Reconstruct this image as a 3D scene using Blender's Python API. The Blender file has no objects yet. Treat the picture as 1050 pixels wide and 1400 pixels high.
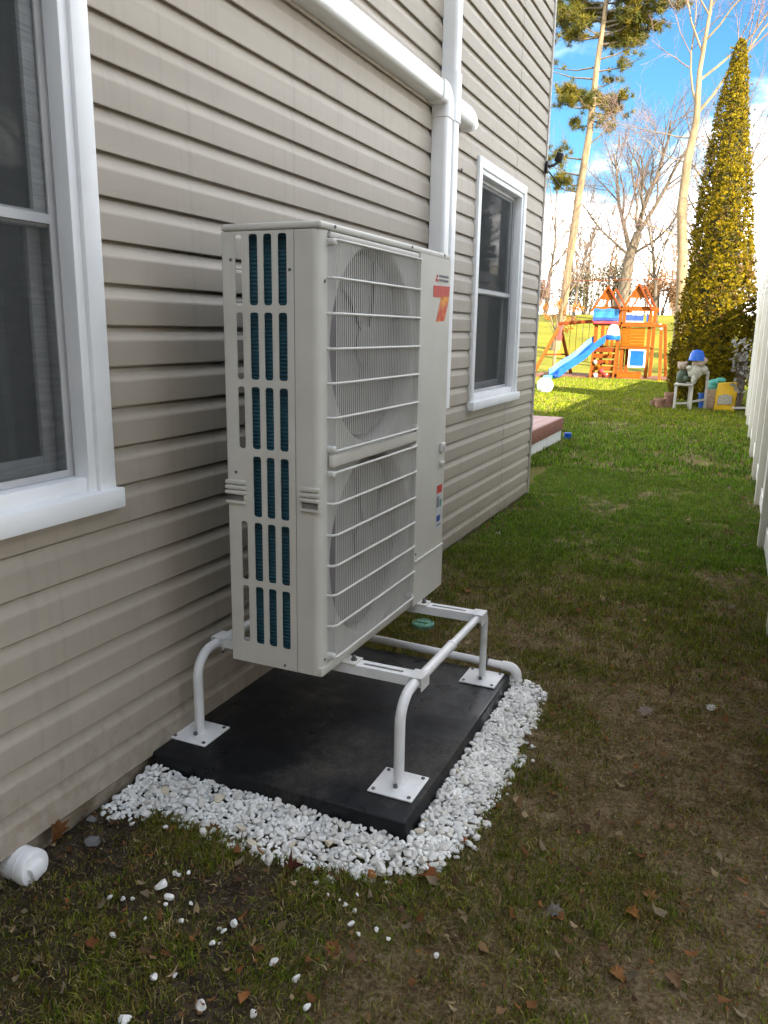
import bpy, bmesh, math, random
import numpy as np
from mathutils import Vector, Matrix

R = math.radians
SC = bpy.context.scene
COL = SC.collection

# ---------------------------------------------------------------- camera
CAM = np.array([1.6547, 0.0, 1.4408])
YAW, PITCH, ROLL, FPX = 0.4177, -0.2253, 0.0166, 1086.47
fw = Vector((-math.sin(YAW) * math.cos(PITCH), math.cos(YAW) * math.cos(PITCH), math.sin(PITCH)))
rt = fw.cross(Vector((0, 0, 1))).normalized()
up = rt.cross(fw)
rt2 = rt * math.cos(ROLL) + up * math.sin(ROLL)
up2 = -rt * math.sin(ROLL) + up * math.cos(ROLL)
cd = bpy.data.cameras.new('camera')
cam = bpy.data.objects.new('camera', cd)
COL.objects.link(cam)
mw = Matrix((rt2, up2, -fw)).transposed().to_4x4()
mw.translation = Vector(CAM)
cam.matrix_world = mw
cd.sensor_fit = 'HORIZONTAL'
cd.sensor_width = 36.0
cd.lens = 36.0 * FPX / 1050.0
cd.clip_start = 0.02
cd.clip_end = 2000
SC.camera = cam

# ---------------------------------------------------------------- world, sun, exposure
SUN_TO = Vector((0.80, -0.60, 0.56)).normalized()
EL = math.asin(SUN_TO.z)
ROT = math.atan2(SUN_TO.x, SUN_TO.y)
W = bpy.data.worlds.new('World')
SC.world = W
W.use_nodes = True
nt = W.node_tree
nt.nodes.clear()


def N(t, typ, loc=None, **kw):
    n = t.nodes.new(typ)
    for k, v in kw.items():
        setattr(n, k, v)
    return n


def math_node(t, op, a, b=None, c=None):
    n = t.nodes.new('ShaderNodeMath')
    n.operation = op
    for i, v in enumerate((a, b, c)):
        if v is None:
            continue
        if isinstance(v, (int, float)):
            n.inputs[i].default_value = v
        else:
            t.links.new(v, n.inputs[i])
    return n.outputs[0]


def ramp(t, fac, stops):
    n = t.nodes.new('ShaderNodeValToRGB')
    e = n.color_ramp.elements
    while len(e) > 1:
        e.remove(e[0])
    e[0].position = stops[0][0]
    e[0].color = (*stops[0][1], 1) if len(stops[0][1]) == 3 else stops[0][1]
    for p, c in stops[1:]:
        k = e.new(p)
        k.color = (*c, 1) if len(c) == 3 else c
    t.links.new(fac, n.inputs['Fac'])
    return n.outputs['Color']


sky = N(nt, 'ShaderNodeTexSky', sky_type='NISHITA', sun_disc=False, sun_elevation=EL, sun_rotation=ROT,
        altitude=100.0, air_density=1.0, dust_density=0.6, ozone_density=2.5)
tc = N(nt, 'ShaderNodeTexCoord')
sep = N(nt, 'ShaderNodeSeparateXYZ')
nt.links.new(tc.outputs['Generated'], sep.inputs[0])
zc = math_node(nt, 'MAXIMUM', sep.outputs[2], 0.0)
den = math_node(nt, 'ADD', zc, 0.16)
cx_ = math_node(nt, 'DIVIDE', sep.outputs[0], den)
cy_ = math_node(nt, 'DIVIDE', sep.outputs[1], den)
comb = N(nt, 'ShaderNodeCombineXYZ')
nt.links.new(cx_, comb.inputs[0]); nt.links.new(cy_, comb.inputs[1])
comb.inputs[2].default_value = 3.7
n1 = N(nt, 'ShaderNodeTexNoise')
n1.inputs['Scale'].default_value = 1.15
n1.inputs['Detail'].default_value = 9.0
n1.inputs['Roughness'].default_value = 0.6
n1.inputs['Distortion'].default_value = 0.35
nt.links.new(comb.outputs[0], n1.inputs['Vector'])
n2 = N(nt, 'ShaderNodeTexNoise')
n2.inputs['Scale'].default_value = 2.6
n2.inputs['Detail'].default_value = 8.0
nt.links.new(comb.outputs[0], n2.inputs['Vector'])
low = math_node(nt, 'SUBTRACT', 0.34, zc)           # more cloud towards the horizon, as in the whole sky
low = math_node(nt, 'MULTIPLY', low, 0.66)
low = math_node(nt, 'MAXIMUM', low, 0.045)
cov = math_node(nt, 'ADD', n1.outputs['Fac'], low)
covr = N(nt, 'ShaderNodeMapRange', interpolation_type='SMOOTHSTEP')
covr.inputs['From Min'].default_value = 0.46
covr.inputs['From Max'].default_value = 0.76
nt.links.new(cov, covr.inputs['Value'])
cloudcol = ramp(nt, n2.outputs['Fac'], [(0.30, (5.0, 5.3, 6.0)), (0.46, (13.0, 12.6, 12.2)), (0.62, (24.0, 23.0, 21.5))])
tint = N(nt, 'ShaderNodeMix', data_type='RGBA', blend_type='MULTIPLY')
tint.inputs[0].default_value = 1.0
nt.links.new(sky.outputs[0], tint.inputs[6])
tint.inputs[7].default_value = (0.18, 0.335, 0.40, 1)
mixc = N(nt, 'ShaderNodeMix', data_type='RGBA')
nt.links.new(covr.outputs[0], mixc.inputs[0])
nt.links.new(tint.outputs[2], mixc.inputs[6])
nt.links.new(cloudcol, mixc.inputs[7])
bg = N(nt, 'ShaderNodeBackground')
bg.inputs['Strength'].default_value = 0.11
nt.links.new(mixc.outputs[2], bg.inputs['Color'])
wo = N(nt, 'ShaderNodeOutputWorld')
nt.links.new(bg.outputs[0], wo.inputs['Surface'])

sd = bpy.data.lights.new('sun', 'SUN')
sd.energy = 4.6
sd.angle = R(0.5)
sd.color = (1.0, 0.86, 0.66)
so = bpy.data.objects.new('sun', sd)
COL.objects.link(so)
so.rotation_euler = SUN_TO.to_track_quat('Z', 'Y').to_euler()
so.location = (20, -15, 20)

SC.view_settings.view_transform = 'Standard'
SC.view_settings.look = 'None'
SC.view_settings.gamma = 1.0
SC.view_settings.use_curve_mapping = False
SC.view_settings.exposure = 2.55
SC.render.engine = 'CYCLES'
SC.cycles.use_denoising = True
SC.cycles.max_bounces = 8
SC.cycles.diffuse_bounces = 4
SC.cycles.glossy_bounces = 4
SC.cycles.transparent_max_bounces = 12
SC.cycles.caustics_reflective = False
SC.cycles.caustics_refractive = False

# ---------------------------------------------------------------- material helpers
MATS = {}


def mat(name, c1, c2=None, scale=20.0, rough=0.6, bump=0.0, bscale=None, spec=0.4, detail=5.0, stretch=None,
        attr=None, metal=0.0, lo=0.35, hi=0.65, trans=0.0, dist=0.002, c3=None, c3scale=3.0, c3lo=0.55, c3hi=0.75):
    m = bpy.data.materials.new(name)
    m.use_nodes = True
    t = m.node_tree
    b = t.nodes['Principled BSDF']
    b.inputs['Roughness'].default_value = rough
    b.inputs['Metallic'].default_value = metal
    b.inputs['Specular IOR Level'].default_value = spec
    co = N(t, 'ShaderNodeTexCoord')
    vec = co.outputs['Object']
    if stretch:
        mp = N(t, 'ShaderNodeMapping')
        mp.inputs['Scale'].default_value = stretch
        t.links.new(vec, mp.inputs[0])
        vec = mp.outputs[0]
    col = None
    if attr:
        a = N(t, 'ShaderNodeAttribute')
        a.attribute_name = attr
        col = a.outputs['Color']
    elif c2 is not None:
        n = N(t, 'ShaderNodeTexNoise')
        n.inputs['Scale'].default_value = scale
        n.inputs['Detail'].default_value = detail
        t.links.new(vec, n.inputs['Vector'])
        col = ramp(t, n.outputs['Fac'], [(lo, c1), (hi, c2)])
    if c3 is not None and col is not None:
        n = N(t, 'ShaderNodeTexNoise')
        n.inputs['Scale'].default_value = c3scale
        n.inputs['Detail'].default_value = 7
        t.links.new(vec, n.inputs['Vector'])
        mr = N(t, 'ShaderNodeMapRange')
        mr.inputs['From Min'].default_value = c3lo
        mr.inputs['From Max'].default_value = c3hi
        t.links.new(n.outputs['Fac'], mr.inputs['Value'])
        mx = N(t, 'ShaderNodeMix', data_type='RGBA')
        t.links.new(mr.outputs[0], mx.inputs[0])
        t.links.new(col, mx.inputs[6])
        mx.inputs[7].default_value = (*c3, 1)
        col = mx.outputs[2]
    if col is not None:
        t.links.new(col, b.inputs['Base Color'])
    else:
        b.inputs['Base Color'].default_value = (*c1, 1)
    if bump:
        n = N(t, 'ShaderNodeTexNoise')
        n.inputs['Scale'].default_value = bscale or scale
        n.inputs['Detail'].default_value = 6
        t.links.new(vec, n.inputs['Vector'])
        bp = N(t, 'ShaderNodeBump')
        bp.inputs['Strength'].default_value = bump
        bp.inputs['Distance'].default_value = dist
        t.links.new(n.outputs['Fac'], bp.inputs['Height'])
        t.links.new(bp.outputs[0], b.inputs['Normal'])
    if trans:
        b.inputs['Transmission Weight'].default_value = trans
    MATS[name] = m
    return m


def leafmat(name, attr=None, c1=(.1, .1, .02), rough=0.6, tl=0.3):
    m = bpy.data.materials.new(name)
    m.use_nodes = True
    t = m.node_tree
    t.nodes.clear()
    out = N(t, 'ShaderNodeOutputMaterial')
    d = N(t, 'ShaderNodeBsdfPrincipled')
    d.inputs['Roughness'].default_value = rough
    d.inputs['Specular IOR Level'].default_value = 0.08
    tr = N(t, 'ShaderNodeBsdfTranslucent')
    mx = N(t, 'ShaderNodeMixShader')
    mx.inputs[0].default_value = tl
    if attr:
        a = N(t, 'ShaderNodeAttribute')
        a.attribute_name = attr
        t.links.new(a.outputs['Color'], d.inputs['Base Color'])
        t.links.new(a.outputs['Color'], tr.inputs['Color'])
    else:
        d.inputs['Base Color'].default_value = (*c1, 1)
        tr.inputs['Color'].default_value = (*c1, 1)
    t.links.new(d.outputs[0], mx.inputs[1])
    t.links.new(tr.outputs[0], mx.inputs[2])
    t.links.new(mx.outputs[0], out.inputs['Surface'])
    MATS[name] = m
    return m


# ---------------------------------------------------------------- mesh helpers
class MB:
    def __init__(s):
        s.v = []
        s.f = []

    def add(s, vs, fs):
        o = len(s.v)
        s.v += [tuple(q) for q in vs]
        s.f += [tuple(i + o for i in f) for f in fs]
        return s

    def box(s, x0, x1, y0, y1, z0, z1, b=0.0, seg=2, rot=None, piv=None):
        if b > 0:
            bm = bmesh.new()
            bmesh.ops.create_cube(bm, size=1.0)
            for q in bm.verts:
                q.co = Vector(((x0 + x1) / 2 + q.co.x * (x1 - x0), (y0 + y1) / 2 + q.co.y * (y1 - y0), (z0 + z1) / 2 + q.co.z * (z1 - z0)))
            bmesh.ops.bevel(bm, geom=bm.edges[:], offset=b, segments=seg, affect='EDGES', profile=0.5)
            bm.verts.index_update()
            vs = [q.co.copy() for q in bm.verts]
            fs = [tuple(q.index for q in f.verts) for f in bm.faces]
            bm.free()
        else:
            vs = [Vector(q) for q in [(x0, y0, z0), (x1, y0, z0), (x1, y1, z0), (x0, y1, z0), (x0, y0, z1), (x1, y0, z1), (x1, y1, z1), (x0, y1, z1)]]
            fs = [(3, 2, 1, 0), (4, 5, 6, 7), (0, 1, 5, 4), (1, 2, 6, 5), (2, 3, 7, 6), (3, 0, 4, 7)]
        if rot is not None:
            pv = Vector(piv) if piv is not None else Vector(((x0 + x1) / 2, (y0 + y1) / 2, (z0 + z1) / 2))
            vs = [pv + rot @ (q - pv) for q in vs]
        return s.add(vs, fs)

    def bar(s, p, q, w, h, up=(0, 0, 1), b=0.0):
        p = Vector(p); q = Vector(q)
        d = (q - p)
        L = d.length
        d.normalize()
        u = Vector(up)
        if abs(d.dot(u)) > 0.98:
            u = Vector((0, 1, 0))
        sx = d.cross(u).normalized()
        uz = sx.cross(d)
        t = MB().box(-w / 2, w / 2, 0, L, -h / 2, h / 2, b, 1)
        vs = [p + sx * a[0] + d * a[1] + uz * a[2] for a in t.v]
        return s.add(vs, t.f)

    def tube(s, pts, rad, sides=8, caps=True, up=None):
        pts = [Vector(p) for p in pts]
        n = len(pts)
        if not hasattr(rad, '__len__'):
            rad = [rad] * n
        t0 = (pts[1] - pts[0]).normalized()
        a = Vector(up) if up else (Vector((0, 0, 1)) if abs(t0.z) < 0.9 else Vector((1, 0, 0)))
        nx = t0.cross(a).normalized()
        vs = []
        for i, p in enumerate(pts):
            if i == 0:
                t = pts[1] - pts[0]
            elif i == n - 1:
                t = pts[-1] - pts[-2]
            else:
                t = pts[i + 1] - pts[i - 1]
            t.normalize()
            nx = (nx - t * nx.dot(t)).normalized()
            ny = t.cross(nx)
            for k in range(sides):
                an = 2 * math.pi * k / sides
                vs.append(p + (nx * math.cos(an) + ny * math.sin(an)) * rad[i])
        fs = []
        for i in range(n - 1):
            for k in range(sides):
                k2 = (k + 1) % sides
                fs.append((i * sides + k, i * sides + k2, (i + 1) * sides + k2, (i + 1) * sides + k))
        if caps:
            fs.append(tuple(range(sides - 1, -1, -1)))
            fs.append(tuple((n - 1) * sides + k for k in range(sides)))
        return s.add(vs, fs)

    def sweep(s, pts, prof, up=(1, 0, 0), caps=True):
        """sweep a closed 2-D profile; profile axes: (side, up)"""
        pts = [Vector(p) for p in pts]
        n = len(pts)
        m = len(prof)
        vs = []
        uu = Vector(up)
        for i, p in enumerate(pts):
            if i == 0:
                t = pts[1] - pts[0]
            elif i == n - 1:
                t = pts[-1] - pts[-2]
            else:
                t = (pts[i + 1] - pts[i]).normalized() + (pts[i] - pts[i - 1]).normalized()
            t.normalize()
            sd_ = t.cross(uu).normalized()
            for (a, b) in prof:
                vs.append(p + sd_ * a + uu * b)
        fs = []
        for i in range(n - 1):
            for k in range(m):
                k2 = (k + 1) % m
                fs.append((i * m + k, i * m + k2, (i + 1) * m + k2, (i + 1) * m + k))
        if caps:
            fs.append(tuple(range(m - 1, -1, -1)))
            fs.append(tuple((n - 1) * m + k for k in range(m)))
        return s.add(vs, fs)

    def lathe(s, c, prof, axis='z', seg=24, caps=True):
        """prof: list of (r, h)"""
        vs = []
        c = Vector(c)
        for (r, h) in prof:
            for k in range(seg):
                an = 2 * math.pi * k / seg
                a, b = r * math.cos(an), r * math.sin(an)
                d = {'z': (a, b, h), 'x': (h, a, b), 'y': (b, h, a)}[axis]
                vs.append(c + Vector(d))
        fs = []
        for i in range(len(prof) - 1):
            for k in range(seg):
                k2 = (k + 1) % seg
                fs.append((i * seg + k, i * seg + k2, (i + 1) * seg + k2, (i + 1) * seg + k))
        if caps:
            fs.append(tuple(range(seg - 1, -1, -1)))
            fs.append(tuple((len(prof) - 1) * seg + k for k in range(seg)))
        return s.add(vs, fs)

    def prism(s, poly, o, ux, uy, un, th):
        """extrude a 2-D polygon lying at o + a*ux + b*uy by th along un"""
        o = Vector(o); ux = Vector(ux); uy = Vector(uy); un = Vector(un)
        n = len(poly)
        vs = [o + ux * a + uy * b for a, b in poly] + [o + ux * a + uy * b + un * th for a, b in poly]
        fs = [tuple(range(n - 1, -1, -1)), tuple(range(n, 2 * n))]
        fs += [(i, (i + 1) % n, n + (i + 1) % n, n + i) for i in range(n)]
        return s.add(vs, fs)

    def mesh(s, name, off=(0, 0, 0), smooth=35):
        me = bpy.data.meshes.new(name)
        o = Vector(off)
        me.from_pydata([(q[0] - o.x, q[1] - o.y, q[2] - o.z) for q in s.v], [], s.f)
        if smooth:
            me.polygons.foreach_set('use_smooth', [True] * len(me.polygons))
            me.set_sharp_from_angle(angle=R(smooth))
        me.update()
        return me

    def build(s, name, m, parent=None, smooth=35, origin=None, kind=None, label=None, cat=None, group=None, fix=False):
        if parent is not None:
            off = wloc(parent)
        else:
            off = origin if origin is not None else (0, 0, 0)
        me = s.mesh(name, off, smooth)
        if fix:
            bm = bmesh.new(); bm.from_mesh(me)
            bmesh.ops.recalc_face_normals(bm, faces=bm.faces[:])
            bm.to_mesh(me); bm.free()
        o = bpy.data.objects.new(name, me)
        COL.objects.link(o)
        if m is not None:
            me.materials.append(MATS[m] if isinstance(m, str) else m)
        if parent is not None:
            o.parent = parent
        else:
            o.location = off
        tag(o, label, cat, group, kind)
        return o


def wloc(o):
    v = Vector(o.location)
    while o.parent is not None:
        o = o.parent
        v = v + Vector(o.location)
    return v


def tag(o, label=None, cat=None, group=None, kind=None):
    if label: o['label'] = label
    if cat: o['category'] = cat
    if group: o['group'] = group
    if kind: o['kind'] = kind
    return o


def empty(name, loc, label, cat, group=None):
    o = bpy.data.objects.new(name, None)
    o.location = loc
    o.empty_display_size = 0.1
    COL.objects.link(o)
    return tag(o, label, cat, group)


def copy_tree(o, parent=None):
    c = o.copy()
    COL.objects.link(c)
    c.parent = parent
    for ch in list(o.children):
        copy_tree(ch, c)
    return c


def bigmesh(name, verts, tris, cols, m, kind='stuff', label=None, cat=None, parent=None):
    """verts (n,3), tris (m,3), cols (n,3) numpy"""
    me = bpy.data.meshes.new(name)
    me.vertices.add(len(verts))
    me.vertices.foreach_set('co', np.asarray(verts, np.float32).ravel())
    me.loops.add(len(tris) * 3)
    me.loops.foreach_set('vertex_index', np.asarray(tris, np.int32).ravel())
    me.polygons.add(len(tris))
    me.polygons.foreach_set('loop_start', np.arange(0, len(tris) * 3, 3, dtype=np.int32))
    if cols is not None:
        at = me.attributes.new('bcol', 'FLOAT_COLOR', 'POINT')
        c4 = np.ones((len(verts), 4), np.float32)
        c4[:, :3] = cols
        at.data.foreach_set('color', c4.ravel())
    me.update(calc_edges=True)
    me.validate()
    me.materials.append(MATS[m])
    o = bpy.data.objects.new(name, me)
    COL.objects.link(o)
    if parent is not None:
        o.parent = parent
        o.location = -Vector(wloc(parent))
    tag(o, label, cat, None, kind)
    return o


def vnoise(x, y, seed=0):
    x = np.asarray(x, float); y = np.asarray(y, float)
    ix = np.floor(x).astype(np.int64); iy = np.floor(y).astype(np.int64)
    fx = x - ix; fy = y - iy
    fx = fx * fx * (3 - 2 * fx); fy = fy * fy * (3 - 2 * fy)

    def h(a, b):
        q = (a * 374761393 + b * 668265263 + seed * 974711) & 0xffffffff
        q = ((q ^ (q >> 13)) * 1274126177) & 0xffffffff
        q = q ^ (q >> 16)
        return (q & 0xffff) / 65535.0
    return (h(ix, iy) * (1 - fx) + h(ix + 1, iy) * fx) * (1 - fy) + (h(ix, iy + 1) * (1 - fx) + h(ix + 1, iy + 1) * fx) * fy


def fbm(x, y, seed=0, o=4):
    s = 0; a = .5; t = 0
    for i in range(o):
        s = s + a * vnoise(x * 2 ** i, y * 2 ** i, seed + i * 17)
        t += a
        a *= .5
    return s / t


def sstep(a, b, x):
    t = np.clip((np.asarray(x, float) - a) / (b - a), 0, 1)
    return t * t * (3 - 2 * t)


def G(x, y):
    """ground height"""
    x = np.asarray(x, float); y = np.asarray(y, float)
    h = 0.035 * sstep(2.6, 5.0, y)
    near = 1 - sstep(14, 24, y)
    h = h + near * (0.022 * (fbm(x * 1.6, y * 1.6, 3) - .5) + 0.012 * (vnoise(x * 17, y * 17, 5) - .5))
    h = h + 2.75 * sstep(31, 62, y) + 0.014 * np.clip(y - 60, 0, 400)
    h = h + 0.25 * (fbm(x * .12, y * .12, 8) - .5) * sstep(33, 45, y)
    return h


rng = np.random.default_rng(7)
random.seed(7)

# ---------------------------------------------------------------- materials
msd = mat('siding', (.345, .30, .245), (.375, .33, .272), scale=3.0, rough=0.5, stretch=(1, .12, 3), spec=.35,
    c3=(.305, .265, .215), c3scale=1.3, c3lo=.52, c3hi=.85)
t_ = msd.node_tree
b_ = t_.nodes['Principled BSDF']
tcx = N(t_, 'ShaderNodeTexCoord'); mpx = N(t_, 'ShaderNodeMapping'); mpx.inputs['Scale'].default_value = (1, 1.6, 55)
t_.links.new(tcx.outputs['Object'], mpx.inputs[0])
ng = N(t_, 'ShaderNodeTexNoise'); ng.inputs['Scale'].default_value = 6; ng.inputs['Detail'].default_value = 6; ng.inputs['Distortion'].default_value = .6
t_.links.new(mpx.outputs[0], ng.inputs['Vector'])
bpx = N(t_, 'ShaderNodeBump'); bpx.inputs['Strength'].default_value = .35; bpx.inputs['Distance'].default_value = .0012
t_.links.new(ng.outputs['Fac'], bpx.inputs['Height'])
nw = N(t_, 'ShaderNodeTexNoise'); nw.inputs['Scale'].default_value = 1.4; nw.inputs['Detail'].default_value = 2
t_.links.new(tcx.outputs['Object'], nw.inputs['Vector'])
bp2 = N(t_, 'ShaderNodeBump'); bp2.inputs['Strength'].default_value = .5; bp2.inputs['Distance'].default_value = .02
t_.links.new(nw.outputs['Fac'], bp2.inputs['Height']); t_.links.new(bpx.outputs[0], bp2.inputs['Normal']); t_.links.new(bp2.outputs[0], b_.inputs['Normal'])
src = b_.inputs['Base Color'].links[0].from_socket
spz = N(t_, 'ShaderNodeSeparateXYZ'); t_.links.new(tcx.outputs['Object'], spz.inputs[0])
nm = N(t_, 'ShaderNodeTexNoise'); nm.inputs['Scale'].default_value = 30; nm.inputs['Detail'].default_value = 8
t_.links.new(tcx.outputs['Object'], nm.inputs['Vector'])
hz = math_node(t_, 'SUBTRACT', .34, spz.outputs[2])            # mud splashed up from the soil
hz = math_node(t_, 'MULTIPLY', hz, 1.1)
mk = math_node(t_, 'ADD', hz, math_node(t_, 'SUBTRACT', nm.outputs['Fac'], .62))
mrs = N(t_, 'ShaderNodeMapRange'); mrs.inputs['From Min'].default_value = .0; mrs.inputs['From Max'].default_value = .25; mrs.inputs['To Max'].default_value = .32
t_.links.new(mk, mrs.inputs['Value'])
mps = N(t_, 'ShaderNodeMapping'); mps.inputs['Scale'].default_value = (1, 9, .35); t_.links.new(tcx.outputs['Object'], mps.inputs[0])
ns = N(t_, 'ShaderNodeTexNoise'); ns.inputs['Scale'].default_value = 3; ns.inputs['Detail'].default_value = 6; t_.links.new(mps.outputs[0], ns.inputs['Vector'])
mr2 = N(t_, 'ShaderNodeMapRange'); mr2.inputs['From Min'].default_value = .54; mr2.inputs['From Max'].default_value = .75; mr2.inputs['To Max'].default_value = .30
t_.links.new(ns.outputs['Fac'], mr2.inputs['Value'])
mxs = N(t_, 'ShaderNodeMix', data_type='RGBA'); t_.links.new(mr2.outputs[0], mxs.inputs[0]); t_.links.new(src, mxs.inputs[6]); mxs.inputs[7].default_value = (.20, .18, .155, 1)
mxm = N(t_, 'ShaderNodeMix', data_type='RGBA'); t_.links.new(mrs.outputs[0], mxm.inputs[0]); t_.links.new(mxs.outputs[2], mxm.inputs[6]); mxm.inputs[7].default_value = (.17, .12, .075, 1)
t_.links.new(mxm.outputs[2], b_.inputs['Base Color'])
mat('trim_tan', (.36, .33, .30), (.40, .37, .335), scale=4, rough=.5)
mat('white_vinyl', (.74, .75, .76), (.80, .81, .82), scale=5, rough=.42, spec=.4, c3=(.62, .60, .55), c3scale=4, c3lo=.6, c3hi=.95)
mat('white_pvc', (.76, .77, .78), (.82, .82, .82), scale=6, rough=.35, spec=.5, c3=(.66, .65, .61), c3scale=5, c3lo=.6, c3hi=.95)
mat('sash_grey', (.40, .40, .41), (.48, .48, .48), scale=6, rough=.5)
mat('dark_grey', (.03, .03, .035), (.05, .05, .055), scale=30, rough=.6)
mat('black_plastic', (.012, .012, .013), rough=.4)
mat('concrete', (.16, .125, .085), (.30, .26, .20), scale=14, rough=.9, bump=.6, bscale=50, dist=.004, c3=(.10, .075, .05), c3scale=5, c3lo=.5, c3hi=.7)
mat('curtain', (.20, .205, .21), (.36, .37, .37), scale=3, stretch=(1, 6, .3), rough=.9)
mat('roof', (.06, .055, .05), (.11, .10, .09), scale=25, rough=.9)
mat('shade_house_siding', (.60, .58, .53), (.66, .64, .59), scale=3, rough=.6, stretch=(.1, .1, 4))
mat('fence_vinyl', (.70, .70, .68), (.78, .78, .76), scale=3, rough=.45, stretch=(1, 1, .4), c3=(.56, .53, .42), c3scale=2.2, c3lo=.52, c3hi=.8)
mat('fence_post', (.66, .65, .58), (.74, .73, .68), scale=3, rough=.5, stretch=(1, 1, .5), c3=(.50, .46, .33), c3scale=3, c3lo=.5, c3hi=.8)
mat('deck_red', (.16, .05, .035), (.24, .085, .06), scale=8, rough=.6, stretch=(1, 1, 6), bump=.3, bscale=30)
mat('deck_top', (.30, .17, .15), (.38, .22, .19), scale=8, rough=.6, stretch=(1, 6, 1))
mat('ac_body', (.57, .555, .505), (.61, .595, .545), scale=7, rough=.42, spec=.45, bump=.12, bscale=420, dist=.0006,
    c3=(.52, .50, .44), c3scale=2.0, c3lo=.5, c3hi=.85)
mat('ac_white', (.58, .575, .54), (.62, .615, .58), scale=8, rough=.4, spec=.45)
mat('ac_inner', (.44, .43, .41), (.49, .48, .46), scale=7, rough=.5)
mat('fan', (.20, .187, .193), (.245, .23, .236), scale=5, rough=.45, stretch=(1, 1, .4))
mat('bolt', (.10, .10, .11), (.2, .2, .21), scale=60, rough=.4, metal=.8)
mat('red_print', (.55, .035, .03), (.62, .06, .03), scale=20, rough=.4)
mat('white_print', (.55, .57, .6), rough=.5)
mat('grey_print', (.2, .2, .22), rough=.5)
mat('stand_white', (.72, .73, .74), (.80, .80, .80), scale=12, rough=.38, spec=.5, c3=(.55, .54, .50), c3scale=9, c3lo=.6, c3hi=.85)
mat('stand_cross', (.70, .71, .72), (.78, .78, .78), scale=12, rough=.4, c3=(.5, .49, .46), c3scale=9, c3lo=.6, c3hi=.85)
mat('green_cap', (.10, .28, .20), (.14, .36, .26), scale=30, rough=.6)
mat('stone', (.62, .62, .61), (.90, .90, .88), scale=14, rough=.75, bump=.5, bscale=90, dist=.002)
mat('stone_tan', (.55, .47, .36), (.66, .60, .48), scale=30, rough=.8, bump=.5, bscale=90, dist=.002)
mat('rock_grey', (.12, .12, .125), (.24, .23, .22), scale=25, rough=.9, bump=.6, bscale=60, dist=.004)
mat('bark_grey', (.07, .055, .04), (.15, .12, .09), scale=9, rough=.9, stretch=(1, 1, .3), bump=.5, bscale=14, dist=.03)
mat('bark_pale', (.14, .10, .055), (.22, .165, .10), scale=5, rough=.9, stretch=(1, 1, .3), bump=.4, bscale=10, dist=.03, c3=(.09, .065, .04), c3scale=2.2, c3lo=.55, c3hi=.7)
mat('twig', (.085, .06, .046), (.135, .10, .08), scale=2, rough=.9)
mat('twig_pink', (.13, .085, .075), (.18, .125, .11), scale=2, rough=.9)
leafmat('blade', 'bcol', tl=.3)
leafmat('needle', 'bcol', tl=.2)
leafmat('dead_leaf', 'bcol', tl=.15, rough=.75)
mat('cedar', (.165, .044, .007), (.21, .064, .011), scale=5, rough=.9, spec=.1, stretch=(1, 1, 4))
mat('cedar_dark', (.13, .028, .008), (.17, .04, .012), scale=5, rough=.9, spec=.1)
mat('cedar_light', (.17, .055, .003), (.21, .075, .005), scale=5, rough=.9, spec=.1, stretch=(1, 1, 6))
mat('slide_blue', (.008, .075, .36), (.012, .095, .42), scale=4, rough=.4, spec=.3)
mat('canopy_blue', (.02, .11, .32), (.03, .2, .42), scale=3, stretch=(.3, 1, 6), rough=.6)
mat('navy', (.015, .04, .19), (.025, .07, .28), scale=6, rough=.5)
mat('red_cloth', (.5, .03, .05), (.6, .05, .06), scale=6, rough=.7)
mat('panel_blue', (.005, .07, .36), (.008, .09, .42), scale=4, rough=.5, spec=.2)
mat('wh_plastic', (.74, .75, .76), (.80, .80, .80), scale=6, rough=.4)
mat('chair_wood', (.36, .34, .29), (.48, .46, .41), scale=9, rough=.7, stretch=(1, 1, .3))
mat('pot_green', (.03, .05, .025), (.055, .075, .04), scale=9, rough=.6)
mat('plush_tan', (.30, .22, .16), (.42, .34, .26), scale=30, rough=.95, bump=.6, bscale=60, dist=.01)
mat('plush_white', (.30, .29, .23), (.40, .39, .32), scale=30, rough=.95, bump=.6, bscale=60, dist=.01)
mat('terracotta', (.20, .10, .065), (.30, .17, .12), scale=12, rough=.85)
mat('bag_yellow', (.62, .36, .01), (.7, .45, .03), scale=6, rough=.45, bump=.5, bscale=9, dist=.02)
mat('bag_teal', (.05, .28, .22), (.09, .38, .31), scale=6, rough=.5, bump=.5, bscale=9, dist=.02)
mat('bucket_blue', (.01, .06, .26), (.015, .09, .33), scale=6, rough=.35)
mat('mulch', (.08, .03, .018), (.17, .07, .04), scale=14, rough=.95, bump=.8, bscale=30, dist=.03)
mat('hub_red', (.5, .06, .05), rough=.4)

# sticker of the numeral: red running to orange inside the print
m7 = mat('seven_print', (.62, .05, .02), (.85, .38, .03), scale=26, rough=.4, lo=.42, hi=.66)

# coil fins
mc = mat('coil', (.018, .085, .125), (.03, .12, .165), scale=6, rough=.45)
t_ = mc.node_tree
wv = N(t_, 'ShaderNodeTexWave', wave_type='BANDS', bands_direction='Z')
wv.inputs['Scale'].default_value = 28
tcx = N(t_, 'ShaderNodeTexCoord')
t_.links.new(tcx.outputs['Object'], wv.inputs['Vector'])
bpx = N(t_, 'ShaderNodeBump')
bpx.inputs['Strength'].default_value = .8
bpx.inputs['Distance'].default_value = .004
t_.links.new(wv.outputs['Fac'], bpx.inputs['Height'])
t_.links.new(bpx.outputs[0], t_.nodes['Principled BSDF'].inputs['Normal'])

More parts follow.
